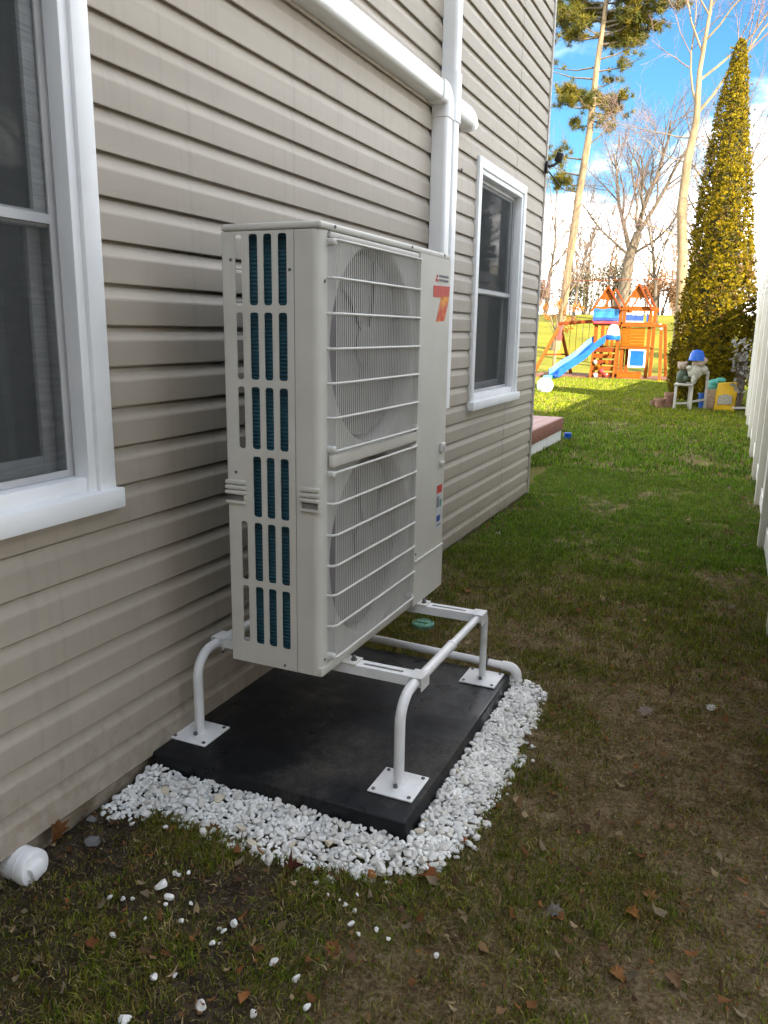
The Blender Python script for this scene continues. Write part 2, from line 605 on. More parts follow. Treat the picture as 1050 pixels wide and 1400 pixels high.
# black composite pad with dried mud
mp_ = bpy.data.materials.new('pad_black'); mp_.use_nodes = True; MATS['pad_black'] = mp_
t_ = mp_.node_tree
b_ = t_.nodes['Principled BSDF']
tcx = N(t_, 'ShaderNodeTexCoord')
na = N(t_, 'ShaderNodeTexNoise'); na.inputs['Scale'].default_value = 1.7; na.inputs['Detail'].default_value = 10; na.inputs['Roughness'].default_value = .68
nb = N(t_, 'ShaderNodeTexNoise'); nb.inputs['Scale'].default_value = 90; nb.inputs['Detail'].default_value = 8; nb.inputs['Roughness'].default_value = .7
nc = N(t_, 'ShaderNodeTexNoise'); nc.inputs['Scale'].default_value = 6.5; nc.inputs['Detail'].default_value = 4
for n_ in (na, nb, nc):
    t_.links.new(tcx.outputs['Object'], n_.inputs['Vector'])
base = ramp(t_, nb.outputs['Fac'], [(.35, (.006, .0065, .008)), (.7, (.013, .014, .017))])
f1 = math_node(t_, 'ADD', math_node(t_, 'MULTIPLY', na.outputs['Fac'], .8), math_node(t_, 'MULTIPLY', nb.outputs['Fac'], .2))
mr_ = N(t_, 'ShaderNodeMapRange'); mr_.inputs['From Min'].default_value = .53; mr_.inputs['From Max'].default_value = .72
t_.links.new(f1, mr_.inputs['Value'])
mx_ = N(t_, 'ShaderNodeMix', data_type='RGBA')
t_.links.new(mr_.outputs[0], mx_.inputs[0]); t_.links.new(base, mx_.inputs[6]); mx_.inputs[7].default_value = (.075, .066, .052, 1)
t_.links.new(mx_.outputs[2], b_.inputs['Base Color'])
rr = ramp(t_, nc.outputs['Fac'], [(.40, (.26, .26, .26)), (.52, (.5, .5, .5)), (.7, (.68, .68, .68))])
t_.links.new(rr, b_.inputs['Roughness']); b_.inputs['Specular IOR Level'].default_value = .28
bp_ = N(t_, 'ShaderNodeBump'); bp_.inputs['Strength'].default_value = .3; bp_.inputs['Distance'].default_value = .002
t_.links.new(nb.outputs['Fac'], bp_.inputs['Height']); t_.links.new(bp_.outputs[0], b_.inputs['Normal'])

# window glass: mirror-like pane one can see through
mg = bpy.data.materials.new('glass'); mg.use_nodes = True; MATS['glass'] = mg
t_ = mg.node_tree; t_.nodes.clear()
o_ = N(t_, 'ShaderNodeOutputMaterial')
tr_ = N(t_, 'ShaderNodeBsdfTransparent'); tr_.inputs[0].default_value = (.72, .74, .74, 1)
gl_ = N(t_, 'ShaderNodeBsdfGlossy'); gl_.inputs['Roughness'].default_value = .03
lw = N(t_, 'ShaderNodeFresnel'); lw.inputs['IOR'].default_value = 1.22
ms_ = N(t_, 'ShaderNodeMixShader')
t_.links.new(lw.outputs[0], ms_.inputs[0]); t_.links.new(tr_.outputs[0], ms_.inputs[1]); t_.links.new(gl_.outputs[0], ms_.inputs[2])
t_.links.new(ms_.outputs[0], o_.inputs[0])
# insect screen: fine dark mesh, mostly see-through
ms2 = bpy.data.materials.new('screen'); ms2.use_nodes = True; MATS['screen'] = ms2
t_ = ms2.node_tree; t_.nodes.clear()
o_ = N(t_, 'ShaderNodeOutputMaterial')
tr_ = N(t_, 'ShaderNodeBsdfTransparent')
df_ = N(t_, 'ShaderNodeBsdfDiffuse'); df_.inputs[0].default_value = (.085, .09, .09, 1)
ms_ = N(t_, 'ShaderNodeMixShader')
tcx = N(t_, 'ShaderNodeTexCoord')
nb = N(t_, 'ShaderNodeTexNoise'); nb.inputs['Scale'].default_value = 14; nb.inputs['Detail'].default_value = 5
mpx = N(t_, 'ShaderNodeMapping'); mpx.inputs['Scale'].default_value = (1, 1, 9)
t_.links.new(tcx.outputs['Object'], mpx.inputs[0]); t_.links.new(mpx.outputs[0], nb.inputs['Vector'])
mr_ = N(t_, 'ShaderNodeMapRange'); mr_.inputs['To Min'].default_value = .35; mr_.inputs['To Max'].default_value = .70
t_.links.new(nb.outputs['Fac'], mr_.inputs['Value'])
t_.links.new(mr_.outputs[0], ms_.inputs[0]); t_.links.new(tr_.outputs[0], ms_.inputs[1]); t_.links.new(df_.outputs[0], ms_.inputs[2])
t_.links.new(ms_.outputs[0], o_.inputs[0])

# ground: bare soil, moss, thin turf; greener where the turf is thick
mgd = bpy.data.materials.new('ground'); mgd.use_nodes = True; MATS['ground'] = mgd
t_ = mgd.node_tree
b_ = t_.nodes['Principled BSDF']; b_.inputs['Roughness'].default_value = .95; b_.inputs['Specular IOR Level'].default_value = .15
tcx = N(t_, 'ShaderNodeTexCoord')


def gnoise(s, d=8, rg=.6):
    n = N(t_, 'ShaderNodeTexNoise'); n.inputs['Scale'].default_value = s; n.inputs['Detail'].default_value = d
    n.inputs['Roughness'].default_value = rg
    t_.links.new(tcx.outputs['Object'], n.inputs['Vector'])
    return n.outputs['Fac']


at_ = N(t_, 'ShaderNodeAttribute'); at_.attribute_name = 'bcol'
sp_ = N(t_, 'ShaderNodeSeparateColor'); t_.links.new(at_.outputs['Color'], sp_.inputs[0])
sn = math_node(t_, 'ADD', math_node(t_, 'MULTIPLY', gnoise(85, 10, .7), .62), math_node(t_, 'MULTIPLY', gnoise(11), .38))
soil = ramp(t_, sn, [(.36, (.05, .032, .014)), (.46, (.14, .10, .048)), (.54, (.25, .185, .10)), (.64, (.40, .32, .21))])
turf = ramp(t_, gnoise(80, 10, .7), [(.36, (.03, .032, .006)), (.48, (.10, .10, .016)), (.62, (.20, .17, .04))])
field = ramp(t_, gnoise(.5), [(.3, (.11, .12, .008)), (.5, (.145, .145, .010)), (.7, (.19, .17, .018))])
f_ = math_node(t_, 'ADD', sp_.outputs[0], math_node(t_, 'MULTIPLY', math_node(t_, 'SUBTRACT', gnoise(9), .5), 1.3))
mx1 = N(t_, 'ShaderNodeMix', data_type='RGBA')
mr_ = N(t_, 'ShaderNodeMapRange'); mr_.inputs['From Min'].default_value = .3; mr_.inputs['From Max'].default_value = .75
t_.links.new(f_, mr_.inputs['Value'])
mxd = N(t_, 'ShaderNodeMix', data_type='RGBA'); t_.links.new(sp_.outputs[2], mxd.inputs[0]); t_.links.new(soil, mxd.inputs[6])
dampc = ramp(t_, sn, [(.36, (.018, .012, .007)), (.48, (.05, .036, .022)), (.62, (.13, .10, .07))]); t_.links.new(dampc, mxd.inputs[7]); soil = mxd.outputs[2]
t_.links.new(mr_.outputs[0], mx1.inputs[0]); t_.links.new(soil, mx1.inputs[6]); t_.links.new(turf, mx1.inputs[7])
mx2 = N(t_, 'ShaderNodeMix', data_type='RGBA')
t_.links.new(sp_.outputs[1], mx2.inputs[0]); t_.links.new(mx1.outputs[2], mx2.inputs[6]); t_.links.new(field, mx2.inputs[7])
t_.links.new(mx2.outputs[2], b_.inputs['Base Color'])
bp_ = N(t_, 'ShaderNodeBump'); bp_.inputs['Strength'].default_value = 1.0; bp_.inputs['Distance'].default_value = .02
t_.links.new(gnoise(70, 10, .75), bp_.inputs['Height']); t_.links.new(bp_.outputs[0], b_.inputs['Normal'])


# ---------------------------------------------------------------- ground sheet
def axis(segs):
    out = [segs[0][0]]
    for a, b, st in segs:
        n = max(1, int(round((b - a) / st)))
        out += list(np.linspace(a, b, n + 1)[1:])
    return np.array(out)


GX = axis([(-400, -60, 40), (-60, -12, 4), (-12, -3, .5), (-3, -.2, .2), (-.2, 2.4, .045), (2.4, 6, .4), (6, 20, 2), (20, 60, 5), (60, 400, 40)])
GY = axis([(-60, -5, 5), (-5, .4, .5), (.4, 5.2, .045), (5.2, 9, .09), (9, 20, .25), (20, 32, .6), (32, 80, 2), (80, 160, 10), (160, 700, 60)])


def turfness(x, y):
    """0 bare soil .. 1 thick turf"""
    n = fbm(x * 1.3, y * 1.3, 21)
    n2 = fbm(x * 4.2, y * 4.2, 31)
    b = .45 + .46 * sstep(2.9, 4.9, y)
    b = b - .30 * (1 - sstep(.0, .35, x)) * (1 - sstep(6.5, 8, y))          # worn strip along the foundation
    b = b - .10 * sstep(1.45, 1.85, x) * (1 - sstep(6, 9, y))
    b = b - .35 * np.exp(-(((x - .75) / .35) ** 2 + ((y - 3.7) / .4) ** 2))   # worn patches
    b = b - .30 * np.exp(-(((x - .6) / .25) ** 2 + ((y - 5.3) / .2) ** 2))
    b = b - .35 * np.exp(-(((x - 1.75) / .3) ** 2 + ((y - 11.6) / .4) ** 2))
    b = b - .55 * np.exp(-(((x - .50) / .22) ** 2 + ((y - 1.47) / .13) ** 2)) - .35 * np.exp(-(((x - .12) / .12) ** 2 + ((y - 1.45) / .2) ** 2))
    return np.clip(b + (n - .5) * 1.1 + (n2 - .5) * .8, 0, 1.2)


gx, gy = np.meshgrid(GX, GY)
gz = G(gx, gy)
nx_, ny_ = len(GX), len(GY)
V_ = np.stack([gx.ravel(), gy.ravel(), gz.ravel()], 1)
idx = np.arange(nx_ * ny_).reshape(ny_, nx_)
a_, b2, c_, d_ = idx[:-1, :-1].ravel(), idx[:-1, 1:].ravel(), idx[1:, 1:].ravel(), idx[1:, :-1].ravel()
T_ = np.concatenate([np.stack([a_, b2, c_], 1), np.stack([a_, c_, d_], 1)])
tcol = np.zeros((len(V_), 3))
tcol[:, 0] = turfness(V_[:, 0], V_[:, 1]) * .8
tcol[:, 1] = sstep(15, 28, V_[:, 1])
dm_ = (1 - sstep(.7, 1.15, V_[:, 0] + .35 * (fbm(V_[:, 0] * 3, V_[:, 1] * 3, 55) - .5))) * (1 - sstep(1.9, 3.2, V_[:, 1])) + .7 * (1 - sstep(.05, .3, V_[:, 0])) * (1 - sstep(6.5, 7, V_[:, 1]))
tcol[:, 2] = np.clip(dm_, 0, 1)     # soil kept damp along the foundation
gr = bigmesh('ground', V_, T_, tcol, 'ground', kind='structure')
gr.data.polygons.foreach_set('use_smooth', [True] * len(gr.data.polygons))

# ---------------------------------------------------------------- house
PC = .1143          # exposure of one siding course
ZB = .07            # bottom of the siding
YC = 6.82           # far corner
Y0H = -5.0
house = empty('house', (0, 0, 0), 'tan vinyl sided house wall with two white windows running away along the left', 'house')
# openings (y0,y1,z0,z1) that windows fill
WIN = [(.587, 1.737, .985, 2.49), (5.035, 6.185, .985, 2.49)]
PROF = [(.0005, .0030), (.0150, -.0010), (.0165, .0015), (.0162, .068), (.0150, .0735), (.0100, .0850), (.0055, .0960), (.0025, .1060), (.0, .1085), (-.001, PC + .006)]


def clip_prof(za, zb):
    """profile of one course between local heights za..zb"""
    out = []
    for (x0, z0), (x1, z1) in zip(PROF[:-1], PROF[1:]):
        for (x, z) in ((x0, z0), (x1, z1)):
            pass
    pts = []
    for i, (x, z) in enumerate(PROF):
        if za - 1e-6 <= z <= zb + 1e-6:
            pts.append((x, z))
        if i < len(PROF) - 1:
            x1, z1 = PROF[i + 1]
            for zc_ in sorted((za, zb), reverse=z1 < z):
                if min(z, z1) < zc_ < max(z, z1):
                    t = (zc_ - z) / (z1 - z)
                    pts.append((x + (x1 - x) * t, zc_))
    return pts


def siding_piece(y0, y1, zbase, za, zb, lift):
    pts = clip_prof(za, zb)
    if len(pts) < 2 or y1 - y0 < .004:
        return
    poly = [(-.0035, pts[0][1])] + pts + [(-.0035, pts[-1][1])]
    m = MB()
    m.prism([(x + (lift if x > 0 else 0), z) for x, z in poly], (0, y0, zbase), (1, 0, 0), (0, 0, 1), (0, 1, 0), y1 - y0)
    m.build('siding_board', 'siding', house, smooth=0)


NCOURSE = 48
for k in range(NCOURSE):
    zb0 = ZB + k * PC
    zt0 = zb0 + PC
    js = [Y0H, -1.6, 3.02, 5.92, YC - .045] if (k // 2) % 2 == 0 else [Y0H, -.4, 3.04, 5.93, YC - .045]
    for a, b in zip(js[:-1], js[1:]):
        ov = .0 if a == Y0H else -.018
        lift = .0016 if js.index(a) % 2 else 0.0
        segs = [(a + ov * 0, b)]
        # cut by openings
        pieces = []
        for (s0, s1) in segs:
            cuts = [w for w in WIN if w[0] < s1 and w[1] > s0 and w[2] < zt0 and w[3] > zb0]
            if not cuts:
                pieces.append((s0, s1, -.01, PC + .01))
                continue
            w = cuts[0]
            if w[0] > s0: pieces.append((s0, w[0], -.01, PC + .01))
            if w[1] < s1: pieces.append((w[1], s1, -.01, PC + .01))
            ya, yb = max(s0, w[0]), min(s1, w[1])
            if w[2] > zb0: pieces.append((ya, yb, -.01, w[2] - zb0))
            if w[3] < zt0: pieces.append((ya, yb, w[3] - zb0, PC + .01))
        for (s0, s1, za, zb) in pieces:
            siding_piece(s0, s1, zb0, za, zb, lift)

ZTOP = ZB + NCOURSE * PC
# sheathing behind the siding, with the window holes left open
m = MB()
ys = sorted({Y0H, YC - .02} | {w[0] for w in WIN} | {w[1] for w in WIN})
for a, b in zip(ys[:-1], ys[1:]):
    w = next((w for w in WIN if abs(w[0] - a) < 1e-6), None)
    if w:
        m.box(-.15, -.004, a, b, .05, w[2]); m.box(-.15, -.004, a, b, w[3], ZTOP)
    else:
        m.box(-.15, -.004, a, b, .05, ZTOP)
m.build('sheathing', 'dark_grey', house, smooth=0)
m = MB()
m.box(-8.0, -.15, YC - .17, YC - .02, .05, ZTOP); m.box(-8.0, -.15, Y0H, Y0H + .15, .05, ZTOP); m.box(-8.15, -8.0, Y0H, YC - .02, .05, ZTOP)
m.box(-8.0, -.15, Y0H + .15, YC - .17, 2.75, 2.9)
m.build('other_walls', 'siding', house, smooth=0)
m = MB()
m.box(-8.1, -.006, Y0H + .02, YC - .03, -.4, .06)
m.build('foundation', 'concrete', house, smooth=0)
m = MB()
m.box(-.07, .026, YC - .045, YC, ZB - .01, ZTOP, .004)
m.build('corner_post', 'trim_tan', house)
m = MB()
m.prism([(-8.6, ZTOP - .15), (.38, ZTOP - .15), (.38, ZTOP), (-4.1, ZTOP + 2.3), (-8.6, ZTOP)], (0, Y0H - .3, 0), (1, 0, 0), (0, 0, 1), (0, 1, 0), YC + .6 - Y0H)
m.build('roof', 'roof', house, smooth=0)
# dark box put in for the shaded gap at the corner post's foot
m = MB(); m.box(-.03, .021, YC - .11, YC - .046, -.02, ZB - .004); m.build('post_gap_shade', 'dark_grey', house, smooth=0)


def window(y0, y1, z0, z1, lab):
    w = bpy.data.objects.new('window', None); COL.objects.link(w); w.parent = house; w.location = (0, (y0 + y1) / 2, z0)
    w['label'] = lab
    c = .062
    # casing, mitred: left, right, head
    m = MB()
    for a, b in ((y0 - .008, y0 + c - .008), (y1 - c + .008, y1 + .008)):
        m.box(-.02, .034, a, b, z0, z1 + .008, .004)
        aa, bb = (b, b + .03) if a < (y0 + y1) / 2 else (a - .03, a)
        m.box(-.03, .022, aa, bb, z0, z1 - c + .008, .003)
    m.box(-.02, .034, y0 + c - .008, y1 - c + .008, z1 - c + .008, z1 + .008, .004)
    m.box(-.03, .022, y0 + c + .022, y1 - c - .022, z1 - c - .022, z1 - c + .008, .003)
    m.build('casing', 'white_vinyl', w)
    m = MB(); m.box(-.06, .012, y0 + c - .008, y1 - c + .008, z0, z0 + .042, .004); m.build('inner_sill', 'white_vinyl', w)
    m = MB(); m.box(-.02, .058, y0 - .016, y1 + .016, z0 - .056, z0 + .001, .004); m.build('sill', 'white_vinyl', w)
    yi0, yi1, zi0, zi1 = y0 + c + .022, y1 - c - .022, z0 + .042, z1 - c - .022
    # jamb liner (dark track)
    m = MB()
    m.box(-.13, -.031, yi0 - .02, yi0, zi0, zi1); m.box(-.13, -.031, yi1, yi1 + .02, zi0, zi1)
    m.box(-.055, -.05, yi1 - .012, yi1, zi0, zi1); m.box(-.055, -.05, yi0, yi0 + .012, zi0, zi1)
    m.box(-.13, -.031, yi0 - .02, yi1 + .02, zi1, zi1 + .02)
    m.box(-.13, -.061, yi0 - .02, yi1 + .02, zi0 - .03, zi0)
    m.build('jamb_track', 'sash_grey', w)
    zm = (zi0 + zi1) / 2 - .01
    for nm, xa, xb, za, zb in (('upper_sash', -.072, -.045, zm - .02, zi1), ('lower_sash', -.105, -.078, zi0, zm + .02)):
        s = MB(); t = .045
        s.box(xa, xb, yi0 + .013, yi0 + .013 + t, za, zb, .003); s.box(xa, xb, yi1 - .013 - t, yi1 - .013, za, zb, .003)
        s.box(xa, xb, yi0 + .013 + t, yi1 - .013 - t, za, za + (.06 if nm == 'lower_sash' else .04), .003)
        s.box(xa, xb, yi0 + .013 + t, yi1 - .013 - t, zb - .04, zb, .003)
        so_ = s.build(nm, 'white_vinyl' if nm == 'upper_sash' else 'sash_grey', w)
        xm = (xa + xb) / 2
        g = MB(); g.box(xm - .002, xm + .002, yi0 + .013 + t, yi1 - .013 - t, za + (.06 if nm == 'lower_sash' else .04), zb - .04)
        gp = g.build('pane', 'glass', house, smooth=0)
        gp.parent = w; gp.location = -Vector((0, (y0 + y1) / 2, z0))
    # insect screen over both sashes
    s = MB()
    zs = zi1 - .001
    s.box(-.043, -.034, yi0 + .001, yi0 + .02, zi0 + .001, zs); s.box(-.043, -.034, yi1 - .02, yi1 - .001, zi0 + .001, zs)
    s.box(-.043, -.034, yi0 + .02, yi1 - .02, zi0 + .001, zi0 + .02); s.box(-.043, -.034, yi0 + .02, yi1 - .02, zs - .02, zs)
    s.box(-.043, -.034, yi0 + .02, yi1 - .02, zm - .012, zm + .012)
    s.build('screen_frame', 'sash_grey', w)
    s = MB(); s.add([(-.039, yi0 + .02, zi0 + .02), (-.039, yi1 - .02, zi0 + .02), (-.039, yi1 - .02, zs - .02), (-.039, yi0 + .02, zs - .02)], [(0, 1, 2, 3)])
    s.build('insect_screen', 'screen', w, smooth=0)
    # curtain inside
    s = MB(); n = 60
    vs = []; fs = []
    for i in range(n + 1):
        y = yi0 - .05 + (yi1 - yi0 + .1) * i / n
        x = -.155 + .018 * math.sin(i * .9) + .01 * math.sin(i * 2.3)
        vs += [(x, y, zi0 - .2), (x, y, zi1 + .1)]
    for i in range(n):
        fs.append((2 * i, 2 * i + 2, 2 * i + 3, 2 * i + 1))
    s.add(vs, fs); s.build('curtain', 'curtain', w)
    return w


window(*WIN[0], 'white framed window with screen nearest the camera, cut off by the left edge')
window(*WIN[1], 'white framed double hung window beyond the heat pump')

# ---------------------------------------------------------------- white vinyl fence on the right
fence = empty('vinyl_fence', (1.9, 0, 0), 'tall white vinyl privacy fence along the right edge of the lawn', 'fence')
FP = [(1.925, 2.3), (1.888, 4.03), (1.862, 5.78), (1.85, 7.3), (1.832, 8.65), (1.812, 10.35), (1.79, 12.1), (1.765, 13.85), (1.745, 15.6), (1.80, 17.4), (1.87, 19.2), (1.95, 21.0), (2.03, 22.8)]
FH = 2.45
for i, (x, y) in enumerate(FP):
    gz_ = float(G(x, y))
    m = MB()
    m.box(x - .004, x + .123, y, y + .127, gz_ - .15, FH - .05, .006)
    p = m.build('post', 'fence_post', fence)
    m = MB()
    m.prism([(-.012, -.012), (.131, -.012), (.131, .139), (-.012, .139)], (x, y, FH - .05), (1, 0, 0), (0, 1, 0), (0, 0, 1), .022)
    m.add([(x - .004, y - .004, FH - .028), (x + .123, y - .004, FH - .028), (x + .123, y + .131, FH - .028), (x - .004, y + .131, FH - .028), (x + .06, y + .06, FH + .04)],
          [(0, 1, 4), (1, 2, 4), (2, 3, 4), (3, 0, 4)])
    c = m.build('post_cap', 'white_pvc', fence, smooth=0)
    if i == len(FP) - 1:
        break
    x2, y2 = FP[i + 1]
    ya, yb = y + .127, y2
    for zz, hh in ((.10, .14), (FH - .26, .14)):
        m = MB(); m.bar((x + .06, ya, gz_ + zz), (x2 + .06, yb, gz_ + zz), .05, hh, b=.004)
        m.build('rail', 'fence_vinyl', fence)
    nb_ = 10
    for j in range(nb_):
        t0, t1 = j / nb_, (j + 1) / nb_
        q0 = (x + (x2 - x) * t0 + .06, ya + (yb - ya) * t0 + .002)
        q1 = (x + (x2 - x) * t1 + .06, ya + (yb - ya) * t1 - .004)
        m = MB()
        m.bar((q0[0], q0[1], (gz_ + .17 + FH - .33) / 2), (q1[0], q1[1], (gz_ + .17 + FH - .33) / 2), .022, FH - .5 - gz_, b=.004)
        m.build('board', 'fence_vinyl', fence)

# ---------------------------------------------------------------- unseen house, added and shaped so its shade covers the side yard
nb_h = empty('added_shade_house', (12.5, -3.5, 0), 'large cream house out of view, added beyond the white fence to shade the yard', 'house')
m = MB(); m.box(7.5, 17.5, -15.0, 1.9, -.2, 9.6); m.build('wall', 'shade_house_siding', nb_h, smooth=0)
m = MB(); m.prism([(7.1, 9.6), (17.9, 9.6), (12.5, 12.6)], (0, -15.3, 0), (1, 0, 0), (0, 0, 1), (0, 1, 0), 17.5); m.build('roof', 'roof', nb_h, smooth=0)
for yy in (-7.4, -4.4, -1.2):
    for zz in (1.2, 4.2, 7.2):
        m = MB(); m.box(7.45, 7.499, yy, yy + 1.1, zz, zz + 1.5); wi = m.build('window', 'white_vinyl', nb_h, smooth=0)
        m = MB(); m.box(7.43, 7.449, yy + .08, yy + 1.02, zz + .08, zz + 1.42)
        g = m.build('pane', 'dark_grey', nb_h, smooth=0); g.parent = wi; g.location = (0, 0, 0)

# ---------------------------------------------------------------- black pad
PAD = (.012, .915, 1.852, 2.965, .082)
m = MB(); m.box(PAD[0], PAD[1], PAD[2], PAD[3], -.03, PAD[4], .009, 3)
pad = m.build('equipment_pad', 'pad_black', origin=(.46, 2.4, 0), label='black composite equipment pad with dried mud under the heat pump stand', cat='pad')

# ---------------------------------------------------------------- stand
stand = empty('equipment_stand', (.45, 2.45, PAD[4]), 'white tubular steel stand with foot plates carrying the heat pump', 'stand')
ZT = .372           # tube centre at the top
TR = .0165
for xx in (.082, .822):
    y0, y1 = 2.02, 2.872
    r = .085
    pts = [(xx, y0, PAD[4] + .006)]
    for k in range(9):
        an = math.pi / 2 * k / 8
        pts.append((xx, y0 + r - r * math.cos(an), ZT - r + r * math.sin(an)))
    pts2 = []
    for k in range(9):
        an = math.pi / 2 * k / 8
        pts2.append((xx, y1 - .05 + .05 * math.sin(an), ZT - .05 + .05 * math.cos(an)))
    pts2.append((xx, y1, PAD[4] + .006))
    ym = 2.47
    m = MB(); m.tube(pts + [(xx, ym, ZT)], TR, 14); m.build('frame_tube', 'stand_white', stand)
    m = MB(); m.tube([(xx, ym - .1, ZT)] + pts2, TR - .0025, 14); m.build('frame_tube', 'stand_white', stand)
    m = MB(); m.tube([(xx, ym - .004, ZT), (xx, ym + .012, ZT)], TR + .002, 14); m.build('sleeve', 'stand_white', stand)
    for yy in (y0, y1):
        m = MB(); m.box(xx - .073, xx + .073, yy - .073, yy + .073, PAD[4] + .001, PAD[4] + .007, .0025)
        pl = m.build('foot_plate', 'stand_white', stand)
        for dx in (-.058, .058):
            for dy in (-.058, .058):
                b = MB(); b.lathe((xx + dx, yy + dy, PAD[4] + .0072), [(.0065, 0), (.0065, .003), (.004, .004)], seg=8)
                q = b.build('bolt', 'bolt', stand); q.parent = pl; q.location = (0, 0, 0)
        b = MB(); b.lathe((xx, yy - .024, PAD[4] + .007), [(.007, 0), (.007, .008), (.004, .011)], seg=8)
        q = b.build('bolt', 'bolt', stand); q.parent = pl; q.location = (0, 0, 0)
        b = MB(); b.lathe((xx, yy, PAD[4] + .007), [(TR + .004, 0), (TR + .002, .006)], seg=14); q = b.build('weld', 'stand_white', stand); q.parent = pl; q.location = (0, 0, 0)
for yy in (2.165, 2.79):
    # slotted channel between the two tubes
    m = MB()
    for a, b in ((-.022, -.007), (.007, .022)):
        m.box(.06, .844, yy + a, yy + b, ZT + .0135, ZT + .0165)
    m.box(.06, .844, yy - .025, yy - .022, ZT - .016, ZT + .0165); m.box(.06, .844, yy + .022, yy + .025, ZT - .016, ZT + .0165)
    for xa, xb in ((.06, .12), (.30, .50), (.60, .63), (.77, .844)):
        m.box(xa, xb, yy - .007, yy + .007, ZT + .0135, ZT + .0165)
    cr = m.build('cross_rail', 'stand_cross', stand, smooth=0)
    for xx in (.082, .822):
        m = MB()
        m.box(xx - .024, xx + .024, yy - .033, yy + .033, ZT + .0167, ZT + .0195, .001)
        m.box(xx - .024, xx - .021, yy - .033, yy + .033, ZT - .024, ZT + .0167); m.box(xx + .021, xx + .024, yy - .033, yy + .033, ZT - .024, ZT + .0167)
        m.build('clamp', 'stand_white', stand)
        b = MB(); b.lathe((xx, yy, ZT - .05), [(.004, 0), (.004, .026)], seg=8); b.build('bolt', 'bolt', stand)

# ---------------------------------------------------------------- heat pump
AX, AY, AZ = .240, 2.002, .3905
ac = empty('heat_pump', (AX + .17, AY + .525, AZ), 'beige two fan outdoor heat pump unit standing on a white stand', 'heat pump')


def P(s, a, z):
    return (AX + s, AY + a, AZ + z)


def acbox(m, s0, s1, a0, a1, z0, z1, b=0.0, seg=2):
    return m.box(AX + s0, AX + s1, AY + a0, AY + a1, AZ + z0, AZ + z1, b, seg)


m = MB(); acbox(m, .0, .325, 0.004, 1.046, 0, .03, .005); m.build('base_pan', 'ac_body', ac)
m = MB(); acbox(m, -.002, .326, -.0015, 1.0515, 1.318, 1.338, .007, 3)
lid = m.build('top_lid', 'ac_body', ac)
# slotted side panel
S = [0, .044, .067, .091, .120, .139, .167, .187, .216, .2385]
Z = [.004, .073, .262, .281, .468, .486, .673, .695, .880, .901, 1.093, 1.113, 1.308, 1.3165]
hol = []
solid = {}
for i in range(len(S) - 1):
    for j in range(len(Z) - 1):
        hole = i in (1, 3, 5, 7) and j in (1, 3, 5, 7, 9, 11) and not (i == 1 and j == 5)
        solid[i, j] = not hole
        if hole:
            hol.append((S[i], S[i + 1], Z[j], Z[j + 1]))
m = MB()
nZ = len(Z)
TH = .0035
vs = [P(s, 0, z) for s in S for z in Z] + [P(s, TH, z) for s in S for z in Z]
NB = len(S) * nZ
vi = lambda i, j, b=0: i * nZ + j + b * NB
fs = []
for (i, j), ok in solid.items():
    if not ok:
        continue
    fs.append((vi(i, j), vi(i + 1, j), vi(i + 1, j + 1), vi(i, j + 1)))
    fs.append((vi(i, j, 1), vi(i, j + 1, 1), vi(i + 1, j + 1, 1), vi(i + 1, j, 1)))
    for (di, dj, a, b) in ((-1, 0, (i, j + 1), (i, j)), (1, 0, (i + 1, j), (i + 1, j + 1)), (0, -1, (i, j), (i + 1, j)), (0, 1, (i + 1, j + 1), (i, j + 1))):
        if not solid.get((i + di, j + dj), False):
            fs.append((vi(*a), vi(*a, 1), vi(*b, 1), vi(*b)))
m.add(vs, fs)
for (s0, s1, z0, z1) in hol:
    rr_ = .0085
    for cs, cz, ds, dz in ((s0, z0, 1, 1), (s1, z0, -1, 1), (s1, z1, -1, -1), (s0, z1, 1, -1)):
        poly = [(cs, cz)]
        for k in range(5):
            an = math.pi / 2 * k / 4
            poly.append((cs + ds * (rr_ - rr_ * math.sin(an)), cz + dz * (rr_ - rr_ * math.cos(an))))
        m.prism(poly, P(0, .0002, 0), (1, 0, 0), (0, 0, 1), (0, 1, 0), .003)
m.build('side_grille', 'ac_body', ac, smooth=0)
# coil behind it and round the back
m = MB(); acbox(m, .058, .30, .034, .06, .035, 1.312); acbox(m, .028, .058, .066, 1.0, .035, 1.312)
m.build('coil', 'coil', ac, smooth=0)
m = MB(); acbox(m, .0, .003, .0, .018, .004, 1.316); acbox(m, 0, .003, .92, 1.05, .004, 1.316)
for zz in np.arange(.08, 1.3, .095):
    m.tube([P(.004, .01, zz), P(.004, .93, zz)], .0014, 5)
m.build('rear_guard', 'ac_white', ac)
# front cover: wraps the near corner with a soft radius
poly = [(.2405, .001), (.296, .001)]
for k in range(9):
    an = math.pi / 2 * k / 8
    poly.append((.296 + .024 * math.sin(an), .025 - .024 * math.cos(an)))
poly += [(.32, .0465), (.3175, .0465)]
for k in range(9):
    an = math.pi / 2 * (1 - k / 8)
    poly.append((.296 + .0215 * math.sin(an), .025 - .0215 * math.cos(an)))
poly += [(.2405, .0035)]
m = MB(); m.prism(poly, P(0, 0, .004), (1, 0, 0), (0, 1, 0), (0, 0, 1), 1.3125)
m.build('corner_cover', 'ac_body', ac, smooth=50, fix=True)
